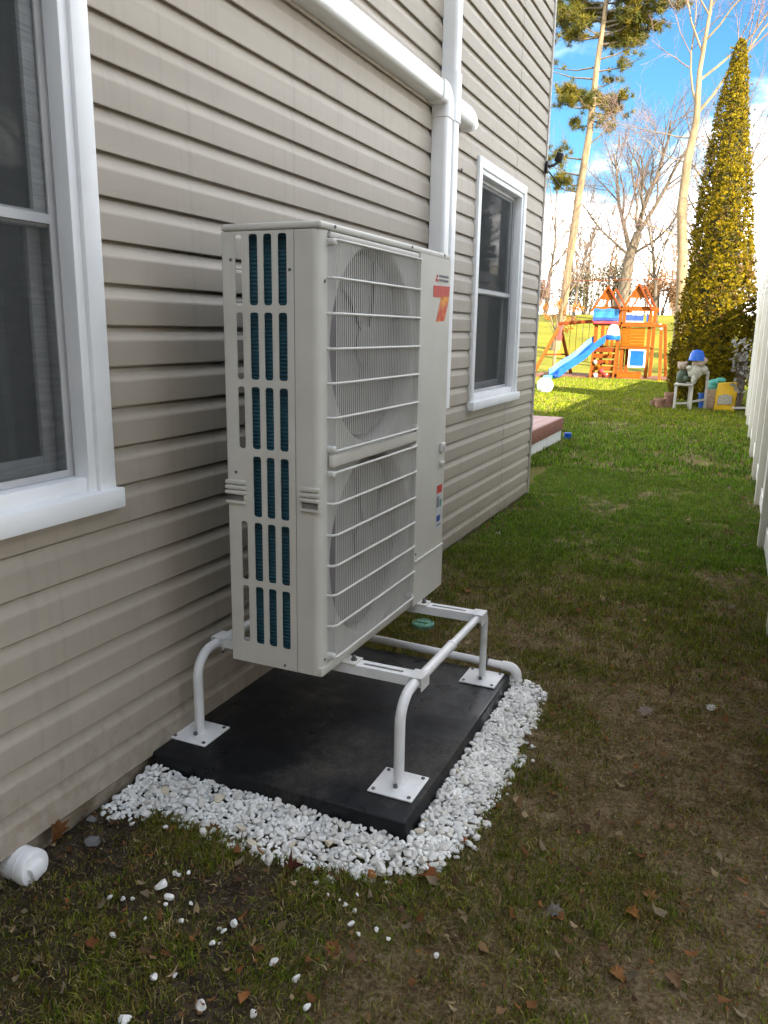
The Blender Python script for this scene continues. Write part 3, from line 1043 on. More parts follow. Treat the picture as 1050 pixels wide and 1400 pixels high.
# fan decks with round mouths
FC = [(.378, .995), (.378, .345)]
FRAD = .308
for (ca, cz), (z0, z1) in zip(FC, ((.668, 1.3165), (.004, .668))):
    m = MB(); n = 64
    vs = []; fs = []
    hw0, hw1 = .0465 - ca, .717 - ca
    for k in range(n):
        an = 2 * math.pi * (k + .5) / n
        c, s_ = math.cos(an), math.sin(an)
        ts = []
        if c > 1e-9: ts.append(hw1 / c)
        if c < -1e-9: ts.append(hw0 / c)
        if s_ > 1e-9: ts.append((z1 - cz) / s_)
        if s_ < -1e-9: ts.append((z0 - cz) / s_)
        t = min(ts)
        vs.append(P(.318, ca + c * t, cz + s_ * t))
        for rr_, ss in ((FRAD + .006, .318), (FRAD, .313), (FRAD - .006, .295), (FRAD - .007, .19)):
            vs.append(P(ss, ca + c * rr_, cz + s_ * rr_))
    for k in range(n):
        k2 = (k + 1) % n
        for q in range(4):
            fs.append((k * 5 + q, k2 * 5 + q, k2 * 5 + q + 1, k * 5 + q + 1))
    # corners of the rectangle
    for (ea, ez) in ((hw0 + ca, z0), (hw1 + ca, z0), (hw1 + ca, z1), (hw0 + ca, z1)):
        best = min(range(n), key=lambda k: (vs[k * 5][1] - AY - ea) ** 2 + (vs[k * 5][2] - AZ - ez) ** 2)
    
        ka = best
        d1 = (vs[((best + 1) % n) * 5][1] - AY - ea) ** 2 + (vs[((best + 1) % n) * 5][2] - AZ - ez) ** 2
        d0 = (vs[((best - 1) % n) * 5][1] - AY - ea) ** 2 + (vs[((best - 1) % n) * 5][2] - AZ - ez) ** 2
        kb = (best + 1) % n if d1 < d0 else (best - 1) % n
        vs.append(P(.318, ea, ez))
        fs.append((ka * 5, kb * 5, len(vs) - 1))
    m.add(vs, fs)
    m.build('fan_deck', 'ac_inner', ac, smooth=30, fix=True)
    fan = MB(); fan.lathe(P(0, ca, cz), [(.055, .20), (.065, .21), (.065, .284), (.05, .294), (.02, .297)], axis='x', seg=28)
    fo = fan.build('fan', 'fan', ac)
    for b in range(6):
        a0 = b * 2 * math.pi / 6 + (.35 if cz > .6 else .9)
        vs = []; fs = []
        nr, na_ = 6, 10
        for i in range(nr + 1):
            rr_ = .06 + (.284 - .06) * i / nr
            for j in range(na_ + 1):
                u = j / na_
                an = a0 + 1.22 * (u - .5) + .35 * (i / nr)
                vs.append(P(.266 + .012 * u + .003 * math.sin(math.pi * u), ca + rr_ * math.cos(an), cz + rr_ * math.sin(an)))
        for i in range(nr):
            for j in range(na_):
                q = i * (na_ + 1) + j
                fs.append((q, q + 1, q + na_ + 2, q + na_ + 1))
        bl = MB(); bl.add(vs, fs)
        q = bl.build('blade', 'fan', ac, smooth=60); q.parent = fo; q.location = (0, 0, 0)
    # motor plate behind the fan
m = MB(); acbox(m, .085, .10, .33, .43, .05, 1.30); m.build('motor_support', 'ac_inner', ac, smooth=0)
# guards
A0, A1 = .050, .712
for z0, z1, bars in ((.70, 1.292, [1.19, 1.093, .995, .897, .797]), (.05, .636, [.541, .444, .348, .254, .154])):
    go = bpy.data.objects.new('fan_guard', None); COL.objects.link(go); go.parent = ac; go.location = (0, 0, 0)
    for zz in [z1] + bars + [z0]:
        b = MB()
        b.tube([P(.319, A0 - .004, zz), P(.335, A0, zz), P(.345, A0 + .014, zz), P(.3465, (A0 + A1) / 2, zz), P(.345, A1 - .014, zz), P(.335, A1, zz), P(.319, A1 + .003, zz)], .0042, 7)
        q = b.build('guard_bar', 'ac_white', ac); q.parent = go; q.location = (0, 0, 0)
    wires = MB()
    for k in range(49):
        aa = A0 + .012 + (A1 - A0 - .024) * k / 48
        wires.tube([P(.341, aa, z0), P(.3425, aa, (z0 + z1) / 2), P(.341, aa, z1)], .0015, 4, caps=False)
    q = wires.build('guard_wires', 'ac_white', ac, kind='stuff'); q.parent = go; q.location = (0, 0, 0)
    for aa in (A0 + .004, A1 - .01):
        for zz in (z0 + .006, z1 - .006):
            m = MB(); m.lathe(P(.318, aa, zz), [(.010, 0), (.010, .022), (.006, .026)], axis='x', seg=10)
            q = m.build('guard_boss', 'ac_white', ac); q.parent = go; q.location = (0, 0, 0)
# ridge moulded between the guards, and rails above the top one
m = MB(); acbox(m, .318, .338, .05, .712, .648, .688, .008, 3); m.build('middle_ridge', 'ac_body', ac)
m = MB(); acbox(m, .318, .330, .05, .712, 1.298, 1.314, .004); m.build('top_ridge', 'ac_body', ac)
# service panels on the far side of the front
poly = [(.25, .7185), (.333, .7185)]
for k in range(7):
    an = math.pi / 2 * k / 6
    poly.append((.315 + .018 * math.cos(an), 1.032 + .018 * math.sin(an)))
poly += [(.0, 1.05), (.0, 1.047), (.25, 1.02)]
m = MB(); m.prism(poly, P(0, 0, .186), (1, 0, 0), (0, 1, 0), (0, 0, 1), 1.1305); m.build('service_panel', 'ac_body', ac, smooth=40, fix=True)
m = MB(); m.prism([(s + (.004 if s > .25 else 0), a) for s, a in poly], P(0, 0, .004), (1, 0, 0), (0, 1, 0), (0, 0, 1), .176); m.build('lower_panel', 'ac_body', ac, smooth=40, fix=True)
m = MB(); acbox(m, .333, .340, .722, 1.035, .178, .187, .002); m.build('panel_lip', 'ac_white', ac)
# handle pockets on the near side
for s0, s1 in ((.256, .322), (-.006, .066)):
    m = MB()
    acbox(m, s0, s1, -.010, .003, .583, .596, .004); acbox(m, s0, s1, -.012, .003, .567, .580, .004); acbox(m, s0, s1, -.014, .003, .552, .564, .004)
    acbox(m, s0, s1, -.009, .003, .522, .531, .003)
    acbox(m, s1 - .006, s1, -.008, .003, .531, .552, .002)
    h = m.build('handle', 'ac_body', ac)
    m = MB(); acbox(m, s0 + .004, s1 - .006, -.001, .003, .531, .552); q = m.build('pocket_shade', 'rock_grey', ac, smooth=0); q.parent = h; q.location = (0, 0, 0)  # flat grey piece, the shade of the recess put into its colour
# latch bumps
m = MB(); acbox(m, .333, .347, .972, 1.012, .575, .613, .006); acbox(m, .333, .345, .975, 1.01, .522, .540, .004); m.build('latch', 'ac_white', ac)
# printed numeral seven with its small logo above
s7 = MB()
s7.prism([(.852, 1.213), (1.027, 1.217), (1.020, 1.165), (.978, 1.087), (.888, 1.083), (.930, 1.165), (.930, 1.172), (.853, 1.172)], P(.3334, 0, 0), (0, 1, 0), (0, 0, 1), (1, 0, 0), .0006)
s7.build('seven_sticker', 'seven_print', ac, smooth=0)
s7 = MB(); s7.prism([(.852, 1.2135), (1.027, 1.2175), (1.022, 1.180), (.852, 1.174)], P(.3341, 0, 0), (0, 1, 0), (0, 0, 1), (1, 0, 0), .0005)
s7.build('seven_bar', 'red_print', ac, smooth=0)
lg = MB()
for da, dz in ((0, .012), (-.009, -.002), (.009, -.002)):
    lg.prism([(.888 + da, 1.236 + dz - .008), (.888 + da + .008, 1.236 + dz), (.888 + da, 1.236 + dz + .008), (.888 + da - .008, 1.236 + dz)], P(.3334, 0, 0), (0, 1, 0), (0, 0, 1), (1, 0, 0), .0005)
lg.build('logo_mark', 'red_print', ac, smooth=0)
lg = MB()
for zz in (1.246, 1.231):
    a = .910
    while a < 1.005:
        lg.prism([(a, zz), (a + .006, zz), (a + .006, zz + .009), (a, zz + .009)], P(.3334, 0, 0), (0, 1, 0), (0, 0, 1), (1, 0, 0), .0005)
        a += .0095
lg.build('logo_lettering', 'grey_print', ac, smooth=0)
lb = MB(); lb.prism([(.955, .262), (1.015, .262), (1.015, .443), (.955, .443)], P(.3334, 0, 0), (0, 1, 0), (0, 0, 1), (1, 0, 0), .0005)
lbo = lb.build('warning_label', 'white_print', ac, smooth=0)
for c0, c1, z0, z1, mt in ((.957, 1.013, .408, .441, 'red_print'), (.957, .985, .35, .395, 'grey_print'), (.99, 1.012, .35, .38, 'green_cap'), (.96, 1.0, .29, .315, 'bucket_blue'), (.96, 1.01, .272, .279, 'grey_print')):
    q = MB(); q.prism([(c0, z0), (c1, z0), (c1, z1), (c0, z1)], P(.334, 0, 0), (0, 1, 0), (0, 0, 1), (1, 0, 0), .0004)
    w = q.build('label_print', mt, ac, smooth=0); w.parent = lbo; w.location = (0, 0, 0)
# screws
for s, a, z, ax_ in ((.331, .071, 1.328, 'x'), (.331, .641, 1.328, 'x'), (.331, .966, 1.328, 'x'), (.333, .74, .21, 'x'), (.319, .03, 1.18, 'x'), (.319, .03, .05, 'x')):
    q = MB(); q.lathe(P(s, a, z), [(.005, 0), (.005, .0025), (.002, .0035)], axis='x', seg=8); q.build('screw', 'bolt', ac)
for s, z in ((.195, .018), (.226, 1.21), (.03, .62), (.03, 1.24)):
    q = MB(); q.lathe(P(s, -.003, z), [(.002, -.0005), (.0045, .0005), (.0045, .003)], axis='y', seg=8); q.build('screw', 'bolt', ac)
# mounting feet on the cross rails
for yy in (2.165, 2.79):
    for s in (-.02, .33):
        q = MB(); acbox(q, s - .01, s + .045, yy - AY - .03, yy - AY + .03, -.0015, .004, .001); fo = q.build('mounting_foot', 'ac_body', ac)
        q = MB(); q.lathe(P(s + .026, yy - AY, .004), [(.011, 0), (.011, .004), (.007, .005), (.007, .014), (.004, .016)], seg=8); w = q.build('bolt', 'bolt', ac); w.parent = fo; w.location = (0, 0, 0)

# ---------------------------------------------------------------- line-set covers on the wall
def rprof(w, d, r=.02, n=4):
    """closed profile, side in [-w/2,w/2], up in [0,d]; wall side square"""
    pts = [(-w / 2, 0), (w / 2, 0)]
    for k in range(n + 1):
        an = math.pi / 2 * k / n
        pts.append((w / 2 - r + r * math.cos(an), d - r + r * math.sin(an)))
    for k in range(n + 1):
        an = math.pi / 2 * (1 + k / n)
        pts.append((-w / 2 + r + r * math.cos(an), d - r + r * math.sin(an)))
    return pts


XW = .014
yl, zl = 4.283, 2.648
ls = empty('lineset_cover', (XW, yl, 1.7), 'white line set cover turning from the heat pump to run along the siding', 'pipe cover')
W_, D_ = .098, .085
m = MB(); m.sweep([(XW, yl, 1.0), (XW, yl, zl - .10)], rprof(W_, D_)); m.build('vertical_cover', 'white_pvc', ls)
pts = [(XW, yl, zl - .115)]
for k in range(9):
    an = math.pi / 2 * k / 8
    pts.append((XW, yl - .06 + .06 * math.cos(an), zl - .06 + .06 * math.sin(an)))
pts.append((XW, yl - .115, zl))
m = MB(); m.sweep(pts, rprof(W_ + .012, D_ + .007, .024)); m.build('elbow_cover', 'white_pvc', ls, smooth=45)
m = MB(); m.sweep([(XW, yl - .10, zl), (XW, -3.0, zl)], rprof(W_, D_)); m.build('horizontal_cover', 'white_pvc', ls)
yr = 4.405
ls2 = empty('lineset_cover', (XW, yr, 1.7), 'white vertical line set cover with a short side branch, right of the elbow', 'pipe cover')
m = MB(); m.sweep([(XW, yr, 1.0), (XW, yr, 2.55)], rprof(W_ - .004, D_ - .004)); m.build('vertical_cover', 'white_pvc', ls2)
m = MB(); m.sweep([(XW, yr, 2.775), (XW, yr, ZTOP - .16)], rprof(W_ - .004, D_ - .004)); m.build('vertical_cover', 'white_pvc', ls2)
m = MB(); m.sweep([(XW, yr, 2.54), (XW, yr, 2.785)], rprof(W_ + .008, D_ + .003, .024)); m.build('tee_cover', 'white_pvc', ls2)
pts = [(XW, yr + .03, 2.63), (XW, yr + .26, 2.63)]
m = MB(); m.sweep(pts, rprof(W_ + .008, D_ + .001, .03))
# rounded end that dips
pts = [(XW, yr + .255, 2.63), (XW, yr + .29, 2.626), (XW, yr + .32, 2.612), (XW, yr + .338, 2.588)]
m.sweep(pts, rprof(W_ + .006, D_, .03)); m.build('side_branch', 'white_pvc', ls2, smooth=45)

# drain elbow screw hole in the siding
m = MB(); m.lathe((.0215, 4.72, 2.358), [(.012, 0), (.010, .004), (.004, .005)], axis='x', seg=10)
m.build('screw_plug', 'black_plastic', origin=(.02, 4.72, 2.358), label='small black plug screwed into the siding left of the far window', cat='plug')

# black flood light at the house corner
lt = empty('security_light', (.03, 6.78, 2.77), 'black security light fixed to the far corner of the house', 'light')
m = MB(); m.box(.026, .045, 6.735, 6.795, 2.69, 2.78, .008); m.build('mount', 'black_plastic', lt)
m = MB(); m.tube([(.045, 6.76, 2.74), (.08, 6.79, 2.75), (.11, 6.82, 2.78)], .012, 8); m.build('arm', 'black_plastic', lt)
m = MB(); m.box(.085, .145, 6.80, 6.86, 2.775, 2.85, .010, 2, rot=Matrix.Rotation(.35, 3, 'Y')); m.build('lamp_head', 'black_plastic', lt)
m = MB(); m.tube([(.05, 6.76, 2.70), (.10, 6.80, 2.64), (.13, 6.81, 2.60)], .006, 6); m.build('cable', 'black_plastic', lt)

# ---------------------------------------------------------------- drain pipe on the pad, cleanouts
dp = empty('drain_pipe', (.6, 3.0, .1), 'white plastic drain pipe crossing the far edge of the black pad', 'pipe')
m = MB(); m.tube([(.20, 3.012, .108), (.885, 2.985, .104)], .0165, 14); m.build('pipe', 'white_pvc', dp)
pts = [(.875, 2.985, .104)]
for k in range(8):
    an = math.pi / 2 * k / 7
    pts.append((.90 + .035 * math.sin(an), 2.984, .104 - .035 + .035 * math.cos(an)))
pts.append((.935, 2.984, .045))
m = MB(); m.tube(pts[:-1] + [(.935, 2.984, .062)], .0215, 14); m.build('elbow', 'white_pvc', dp)
m = MB(); m.tube([(.9345, 2.984, .07), (.936, 2.98, -.01)], .006, 8); m.build('drip_stub', 'white_pvc', dp)
m = MB(); m.tube([(.80, 2.988, .104), (.815, 2.987, .104)], .0175, 14); m.build('band', 'bolt', dp)

cl = empty('cleanout_plug', (.05, 1.31, .04), 'white plastic cleanout pipe end with square plug low on the foundation', 'pipe')
cx0, cy0, cz0 = .006, 1.318, .028
m = MB(); m.lathe((cx0, cy0, cz0), [(.046, -.05), (.046, .034), (.043, .038), (.043, .042)], axis='x', seg=32); m.build('hub', 'white_pvc', cl)
m = MB(); m.lathe((cx0, cy0, cz0), [(.048, .042), (.048, .060), (.044, .066), (.028, .068)], axis='x', seg=32); m.build('plug', 'white_pvc', cl)
m = MB(); m.box(.066, .088, cy0 - .021, cy0 + .021, cz0 - .021, cz0 + .021, .004, rot=Matrix.Rotation(.3, 3, 'X')); m.build('square_nut', 'white_pvc', cl)

gc = empty('cleanout_cover', (.333, 3.475, .02), 'small round green cleanout cover set in the soil behind the pad', 'cover')
gzc = float(G(.333, 3.475))
m = MB(); m.lathe((.333, 3.475, gzc - .02), [(.056, 0), (.056, .036), (.050, .041), (.046, .037), (.012, .037)], seg=28); m.build('lid', 'green_cap', gc)
m = MB(); m.box(.31, .356, 3.469, 3.481, gzc + .014, gzc + .024, .003); m.build('grip', 'green_cap', gc)

# ---------------------------------------------------------------- wooden deck behind the house
deck = empty('wooden_deck', (-1.6, 9.0, 0), 'low red stained wooden deck with white skirt behind the house corner', 'deck')
DX0, DX1, DY0, DY1, DZ = -3.6, -.53, 6.85, 10.75, .335
k = 0
x = DX0
while x < DX1 - .01:
    m = MB(); m.box(x, min(x + .135, DX1), DY0, DY1 + .02, DZ - .028, DZ, .003); m.build('deck_board', 'deck_top', deck)
    x += .1405
m = MB(); m.box(DX1 - .002, DX1 + .03, DY0, DY1 + .02, DZ - .165, DZ - .003, .003); m.box(DX0, DX1 - .003, DY1 + .0, DY1 + .03, DZ - .165, DZ - .029, .003); m.build('fascia', 'deck_red', deck)
for i in range(26):
    y = DY0 + .02 + i * .149
    m = MB(); m.box(DX1 - .012, DX1 + .012, y, y + .142, .0, DZ - .166); m.build('skirt_board', 'wh_plastic', deck, smooth=0)
m = MB(); m.box(DX0, DX1 - .013, DY1 - .012, DY1 + .012, .0, DZ - .166); m.build('skirt_end', 'wh_plastic', deck, smooth=0)
m = MB(); m.lathe((DX1 + .09, DY1 + .06, .03), [(.03, 0), (.05, .02), (.05, .09), (.042, .095)], seg=14)
m.build('toy_cup', 'panel_blue', origin=(DX1 + .09, DY1 + .06, .03), label='small blue plastic cup on the grass at the deck corner', cat='cup')

# ball on the lawn
bm = bmesh.new(); bmesh.ops.create_uvsphere(bm, u_segments=24, v_segments=16, radius=.19)
m = MB(); bm.verts.index_update(); m.add([v.co + Vector((-2.62, 18.9, .035 + .185)) for v in bm.verts], [tuple(v.index for v in f.verts) for f in bm.faces]); bm.free()
m.tube([(-2.62 + .1905 * math.cos(t), 18.9 + .1905 * math.sin(t) * .7, .22 + .1905 * math.sin(t) * .714) for t in np.linspace(0, 2 * math.pi, 30)], .004, 5, caps=False)
m.build('ball', 'wh_plastic', origin=(-2.62, 18.9, .035), smooth=60, label='large white ball lying on the sunlit lawn', cat='ball')

# ---------------------------------------------------------------- playset
GZP = .035
ps = empty('playset', (-2.2, 27, GZP), 'orange cedar playset with two gabled towers, swing beam and blue panel', 'playset')


def ux(u): return -2.93 + (u - 816) * .0228
def vz(v): return 2.13 - (v - 424) * .0225


YF, YB = 26.4, 27.7


def pbox(name, mt, x0, x1, y0, y1, z0, z1, par=ps, b=.004):
    m = MB(); m.box(x0, x1, y0, y1, z0, z1, b, 1)
    o = m.build(name, mt, ps)
    if par is not ps:
        o.parent = par; o.location = (0, 0, 0)
    return o


def pbar(name, mt, p, q, w=.09, h=.09, par=ps):
    m = MB(); m.bar(p, q, w, h, up=(0, 1, 0), b=.004)
    o = m.build(name, mt, ps)
    if par is not ps:
        o.parent = par; o.location = (0, 0, 0)
    return o


TL = (ux(822), ux(853)); TRt = (ux(859), ux(893))
for (xa, xb) in (TL, TRt):
    for xx in (xa, xb):
        for yy in (YF, YB):
            pbox('post', 'cedar', xx - .05, xx + .05, yy - .05, yy + .05, GZP, vz(418))
    # deck floor
    n = 6
    for i in range(n):
        y0 = YF + (YB - YF) * i / n
        pbox('floor_board', 'cedar', xa - .06, xb + .06, y0 + .005, y0 + (YB - YF) / n - .005, vz(472) - .03, vz(472))
    for vv in (420, 441):
        for yy in (YF - .07, YB + .03):
            pbox('rail', 'cedar', xa - .10, xb + .10, yy, yy + .04, vz(vv) - .055, vz(vv) + .055)
    for xx in (xa - .07, xb + .03):
        pbox('rail', 'cedar', xx, xx + .04, YF, YB, vz(441) - .05, vz(441) + .05)
# gable roofs: rafters + slatted slopes, shade of the right slopes put into darker cedar
for xa, xb, apex, eave in ((ux(815), ux(856), vz(391), vz(425)), (ux(855), ux(896), vz(388), vz(424))):
    xm = (xa + xb) / 2
    for sgn, xe in ((-1, xa), (1, xb)):
        for yy in (YF - .16, YB + .16):
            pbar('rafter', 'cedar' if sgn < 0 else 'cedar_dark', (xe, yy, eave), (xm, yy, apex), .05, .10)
        for k in range(4):
            t = .30 + .19 * k
            p = (xe + (xm - xe) * t, eave + (apex - eave) * t)
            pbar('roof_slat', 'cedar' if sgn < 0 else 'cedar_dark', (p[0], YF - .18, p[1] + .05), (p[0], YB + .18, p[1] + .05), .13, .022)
    pbar('ridge', 'cedar', (xm, YF - .2, apex + .03), (xm, YB + .2, apex + .03), .06, .09)
    # gable infill board
    m = MB(); zt = apex - .06; zb_ = apex - (apex - eave) * .52
    hw = (xb - xa) / 2 * .50
    m.prism([(xm - hw, zb_), (xm + hw, zb_), (xm + .03, zt), (xm - .03, zt)], (0, YF - .13, 0), (1, 0, 0), (0, 0, 1), (0, 1, 0), .03)
    m.build('gable_board', 'cedar', ps, smooth=0)
# weather vane
m = MB(); m.tube([(ux(836), YF - .1, vz(391)), (ux(836), YF - .1, vz(379))], .012, 6); m.bar((ux(834), YF - .1, vz(380)), (ux(840), YF - .1, vz(378)), .02, .07); m.build('weather_vane', 'black_plastic', ps)
# left tower: blue cloth canopy and red trim
m = MB()
vs = []; fs = []
nn = 14
for i in range(nn + 1):
    xx = ux(817) + (ux(852) - ux(817)) * i / nn
    for j, zz in enumerate((vz(421), vz(426), vz(431), vz(438))):
        vs.append((xx, YF - .13 + .03 * math.sin(i * 1.1 + j) + .02 * j, zz + .015 * math.sin(i * .9 + j)))
for i in range(nn):
    for j in range(3):
        fs.append((i * 4 + j, i * 4 + 4 + j, i * 4 + 5 + j, i * 4 + 1 + j))
m.add(vs, fs); m.build('canopy', 'canopy_blue', ps, smooth=80)
pbox('canopy_band', 'navy', ux(818), ux(852), YF - .16, YF - .135, vz(437), vz(433))
pbox('red_trim', 'red_cloth', ux(819), ux(853), YF - .175, YF - .135, vz(441), vz(438))
for i in range(4):
    xx = TL[0] + .12 + i * .16
    pbox('back_slat', 'cedar_light', xx, xx + .10, YB - .03, YB - .01, vz(472), vz(446))
# white bubble with blue band in the tower opening
m = MB(); m.lathe((ux(846), YF - .05, vz(457)), [(.05, .36), (.13, .30), (.18, .15), (.20, .02), (.16, -.03)], seg=16); bub = m.build('bubble_panel', 'wh_plastic', ps)
m = MB(); m.lathe((ux(846), YF - .05, vz(463)), [(.21, 0), (.23, .07), (.21, .14)], seg=16); m.build('bubble_band', 'panel_blue', ps)
# climbing wall below
for i in range(5):
    z0 = GZP + .05 + i * .19
    m = MB(); m.bar((ux(821), YF - .28 + .05 * i, z0 + .09), (ux(852), YF - .28 + .05 * i, z0 + .09), .03, .14, b=.003); m.build('climbing_board', 'cedar' if i % 2 else 'cedar_dark', ps)
for (u_, v_, mt) in ((828, 512, 'wh_plastic'), (836, 506, 'red_cloth'), (831, 500, 'cedar_light'), (841, 494, 'cedar_light'), (826, 494, 'plush_white'), (845, 482, 'cedar_light'), (842, 511, 'hub_red')):
    m = MB(); m.lathe((ux(u_), YF - .33 + .0022 * (517 - v_), vz(v_)), [(.03, -.05), (.07, -.02), (.05, 0), (.05, .02)], axis='y', seg=9); m.build('climbing_hold', mt, ps)
for u_ in (821, 852):
    pbar('ladder_side', 'cedar', (ux(u_), YF - .38, GZP), (ux(u_), YF - .06, vz(470)), .05, .09)
# right tower: window band, slatted wall, blue panel in white frame
pbox('window_band', 'navy', ux(860), ux(884), YF - .03, YF - .01, vz(437), vz(429))
pbox('window_frame', 'wh_plastic', ux(859), ux(885), YF - .05, YF - .032, vz(428.6), vz(426.5)); pbox('window_frame', 'wh_plastic', ux(859), ux(885), YF - .05, YF - .032, vz(439.5), vz(437.3))
pbox('side_window', 'navy', ux(888), ux(892), YF - .03, YF - .01, vz(438), vz(428))
pbox('beam', 'cedar', ux(856), ux(911), YF - .12, YF - .075, vz(445), vz(441.5))
for i in range(6):
    z0 = vz(472) + i * (vz(446) - vz(472)) / 6
    pbox('wall_board', 'cedar_light', ux(858), ux(888), YF - .06, YF - .035, z0 + .004, z0 + (vz(446) - vz(472)) / 6 - .004)
pbox('wall_cap', 'cedar', ux(857), ux(891), YF - .09, YF - .061, vz(475), vz(472.2))
pbox('panel_board', 'panel_blue', ux(871), ux(889), YF - .08, YF - .06, vz(498), vz(477.5))
for (a, b, c, d) in ((868.6, 870.9, 476, 500), (889.1, 891.4, 476, 500), (871, 889, 475.5, 477.3), (871, 889, 498.2, 500)):
    pbox('panel_frame', 'wh_plastic', ux(a), ux(b), YF - .09, YF - .058, vz(d), vz(c))
for i in range(3):
    pbox('base_board', 'cedar_light' if i == 1 else 'cedar', ux(856), ux(888), YF - .30 + .06 * i, YF - .27 + .06 * i, GZP, GZP + .10 + .08 * i)
# outrigger frame on the right
pbar('outrigger_leg', 'cedar', (ux(908), YF, vz(442)), (ux(914), YF - .5, GZP), .09, .09)
pbar('outrigger_leg', 'cedar', (ux(908), YB, vz(442)), (ux(913), YB + .4, GZP), .09, .09)
pbar('cross_bar', 'cedar', (ux(893), YB, vz(442)), (ux(909), YB, vz(442)), .09, .09)
pbar('cap_piece', 'wh_plastic', (ux(906), YF - .06, vz(441)), (ux(909), YF - .06, vz(448)), .07, .05)
# swing beam and A frame
pbar('swing_beam', 'cedar_dark', (ux(764), 27.0, vz(442)), (ux(819), 27.0, vz(437)), .10, .15)
for (u_, yy) in ((739, 26.0), (779, 27.9)):
    pbar('frame_leg', 'cedar', (ux(766), 27.0, vz(444)), (ux(u_), yy, GZP), .09, .11)
pbar('frame_brace', 'cedar_dark', (ux(752), 26.55, vz(486)), (ux(774), 27.55, vz(486)), .05, .09)
pbox('frame_plate', 'hub_red', ux(763), ux(769), 26.9, 27.1, vz(466), vz(445))
for u_ in (781, 790, 799, 808):
    m = MB(); m.tube([(ux(u_), 27.0, vz(440)), (ux(u_), 27.0, vz(492))], .008, 5); m.build('swing_rope', 'cedar_light' if u_ < 795 else 'bolt', ps)
for u_ in (781, 799):
    pbox('swing_seat', 'bag_yellow' if u_ > 790 else 'navy', ux(u_) - .02, ux(u_ + 9) + .02, 26.92, 27.08, vz(493.5), vz(492))

# slide (a thing hung on the tower)
sl = empty('slide', (-3.4, 26.1, GZP), 'blue wavy plastic slide leading down from the left tower', 'slide')
n = 18
prof = [(-.31, .19), (-.28, .20), (-.25, .03), (-.15, -.005), (.15, -.005), (.25, .03), (.28, .20), (.31, .19), (.28, -.03), (.16, -.06), (-.16, -.06), (-.28, -.03)]
vs = []; fs = []
for i in range(n + 1):
    t = i / n
    xx = ux(829) + (ux(778) - ux(829)) * t
    zz = vz(466) + (GZP + .09 - vz(466)) * (t ** .93) + .05 * math.sin(t * 3.0 * math.pi) * (1 - t) * 1.0
    if t > .88:
        zz = GZP + .09 + (zz - GZP - .09) * .75
    yy = YF - .12 - 1.1 * t
    d = Vector((ux(778) - ux(829), -1.1, 0)).normalized()
    sd_ = Vector((-d.y, d.x, 0))
    for (a, b) in prof:
        vs.append(Vector((xx, yy, zz)) + sd_ * a + Vector((0, 0, b)))
mm = len(prof)
for i in range(n):
    for k in range(mm):
        k2 = (k + 1) % mm
        fs.append((i * mm + k, i * mm + k2, (i + 1) * mm + k2, (i + 1) * mm + k))
fs.append(tuple(range(mm))); fs.append(tuple(n * mm + k for k in range(mm)))
m = MB(); m.add(vs, fs); m.build('chute', 'slide_blue', sl, smooth=50, fix=True)
m = MB(); m.box(ux(766), ux(777), YF - 1.45, YF - .95, GZP, GZP + .10, .02); m.build('slide_foot', 'bag_teal', sl)
# mulch bed, low timber edging
m = MB(); vs = []; fs = []
nxm, nym = 40, 12
for i in range(nxm + 1):
    for j in range(nym + 1):
        x = -4.9 + 4.6 * i / nxm; y = 25.9 + 2.6 * j / nym
        e = min(i, nxm - i, j, nym - j)
        vs.append((x, y, GZP + (-.02 if e == 0 else .02 + .07 * float(fbm(np.array(x * 3.), np.array(y * 3.), 44)))))
for i in range(nxm):
    for j in range(nym):
        q = i * (nym + 1) + j
        fs.append((q, q + nym + 1, q + nym + 2, q + 1))
m.add(vs, fs); m.build('mulch_bed', 'mulch', kind='structure')

# ---------------------------------------------------------------- things by the conical tree
GZC = .035
ch = empty('wooden_chair', (.75, 16.5, GZC), 'weathered white wooden chair frame holding stuffed toys beside the conical tree', 'chair')
for (x, y, h) in ((.50, 16.15, .50), (.78, 16.2, .50), (.72, 16.65, .50), (1.02, 16.6, .72)):
    m = MB(); m.box(x - .025, x + .025, y - .025, y + .025, GZC - .01, GZC + h, .004); m.build('leg', 'chair_wood', ch)
m = MB(); m.box(.46, .80, 16.1, 16.68, GZC + .47, GZC + .505, .008); m.build('seat', 'chair_wood', ch)
m = MB(); m.bar((.50, 16.15, GZC + .13), (.78, 16.2, GZC + .15), .035, .035); m.bar((.78, 16.2, GZC + .17), (1.02, 16.6, GZC + .20), .035, .035); m.build('stretcher', 'chair_wood', ch)
m = MB(); m.bar((.78, 16.2, GZC + .70), (1.03, 16.6, GZC + .71), .04, .05); m.box(.76, .80, 16.18, 16.22, GZC + .50, GZC + .73, .004); m.build('back_rail', 'chair_wood', ch)


def blob(name, mt, parts, parent=None, **kw):
    """overlapping lumpy ellipsoids welded into one body: (c, r)"""
    m = MB()
    for (c, r) in parts:
        bm = bmesh.new(); bmesh.ops.create_icosphere(bm, subdivisions=3, radius=1)
        bm.verts.index_update()
        vs = []
        for v in bm.verts:
            k = 1 + .06 * math.sin(v.co.x * 7 + c[0] * 9) * math.cos(v.co.y * 6 + v.co.z * 5)
            vs.append(Vector(c) + Vector((v.co.x * r[0], v.co.y * r[1], v.co.z * r[2])) * k)
        m.add(vs, [tuple(v.index for v in f.verts) for f in bm.faces]); bm.free()
    return m.build(name, mt, parent, smooth=60, **kw)


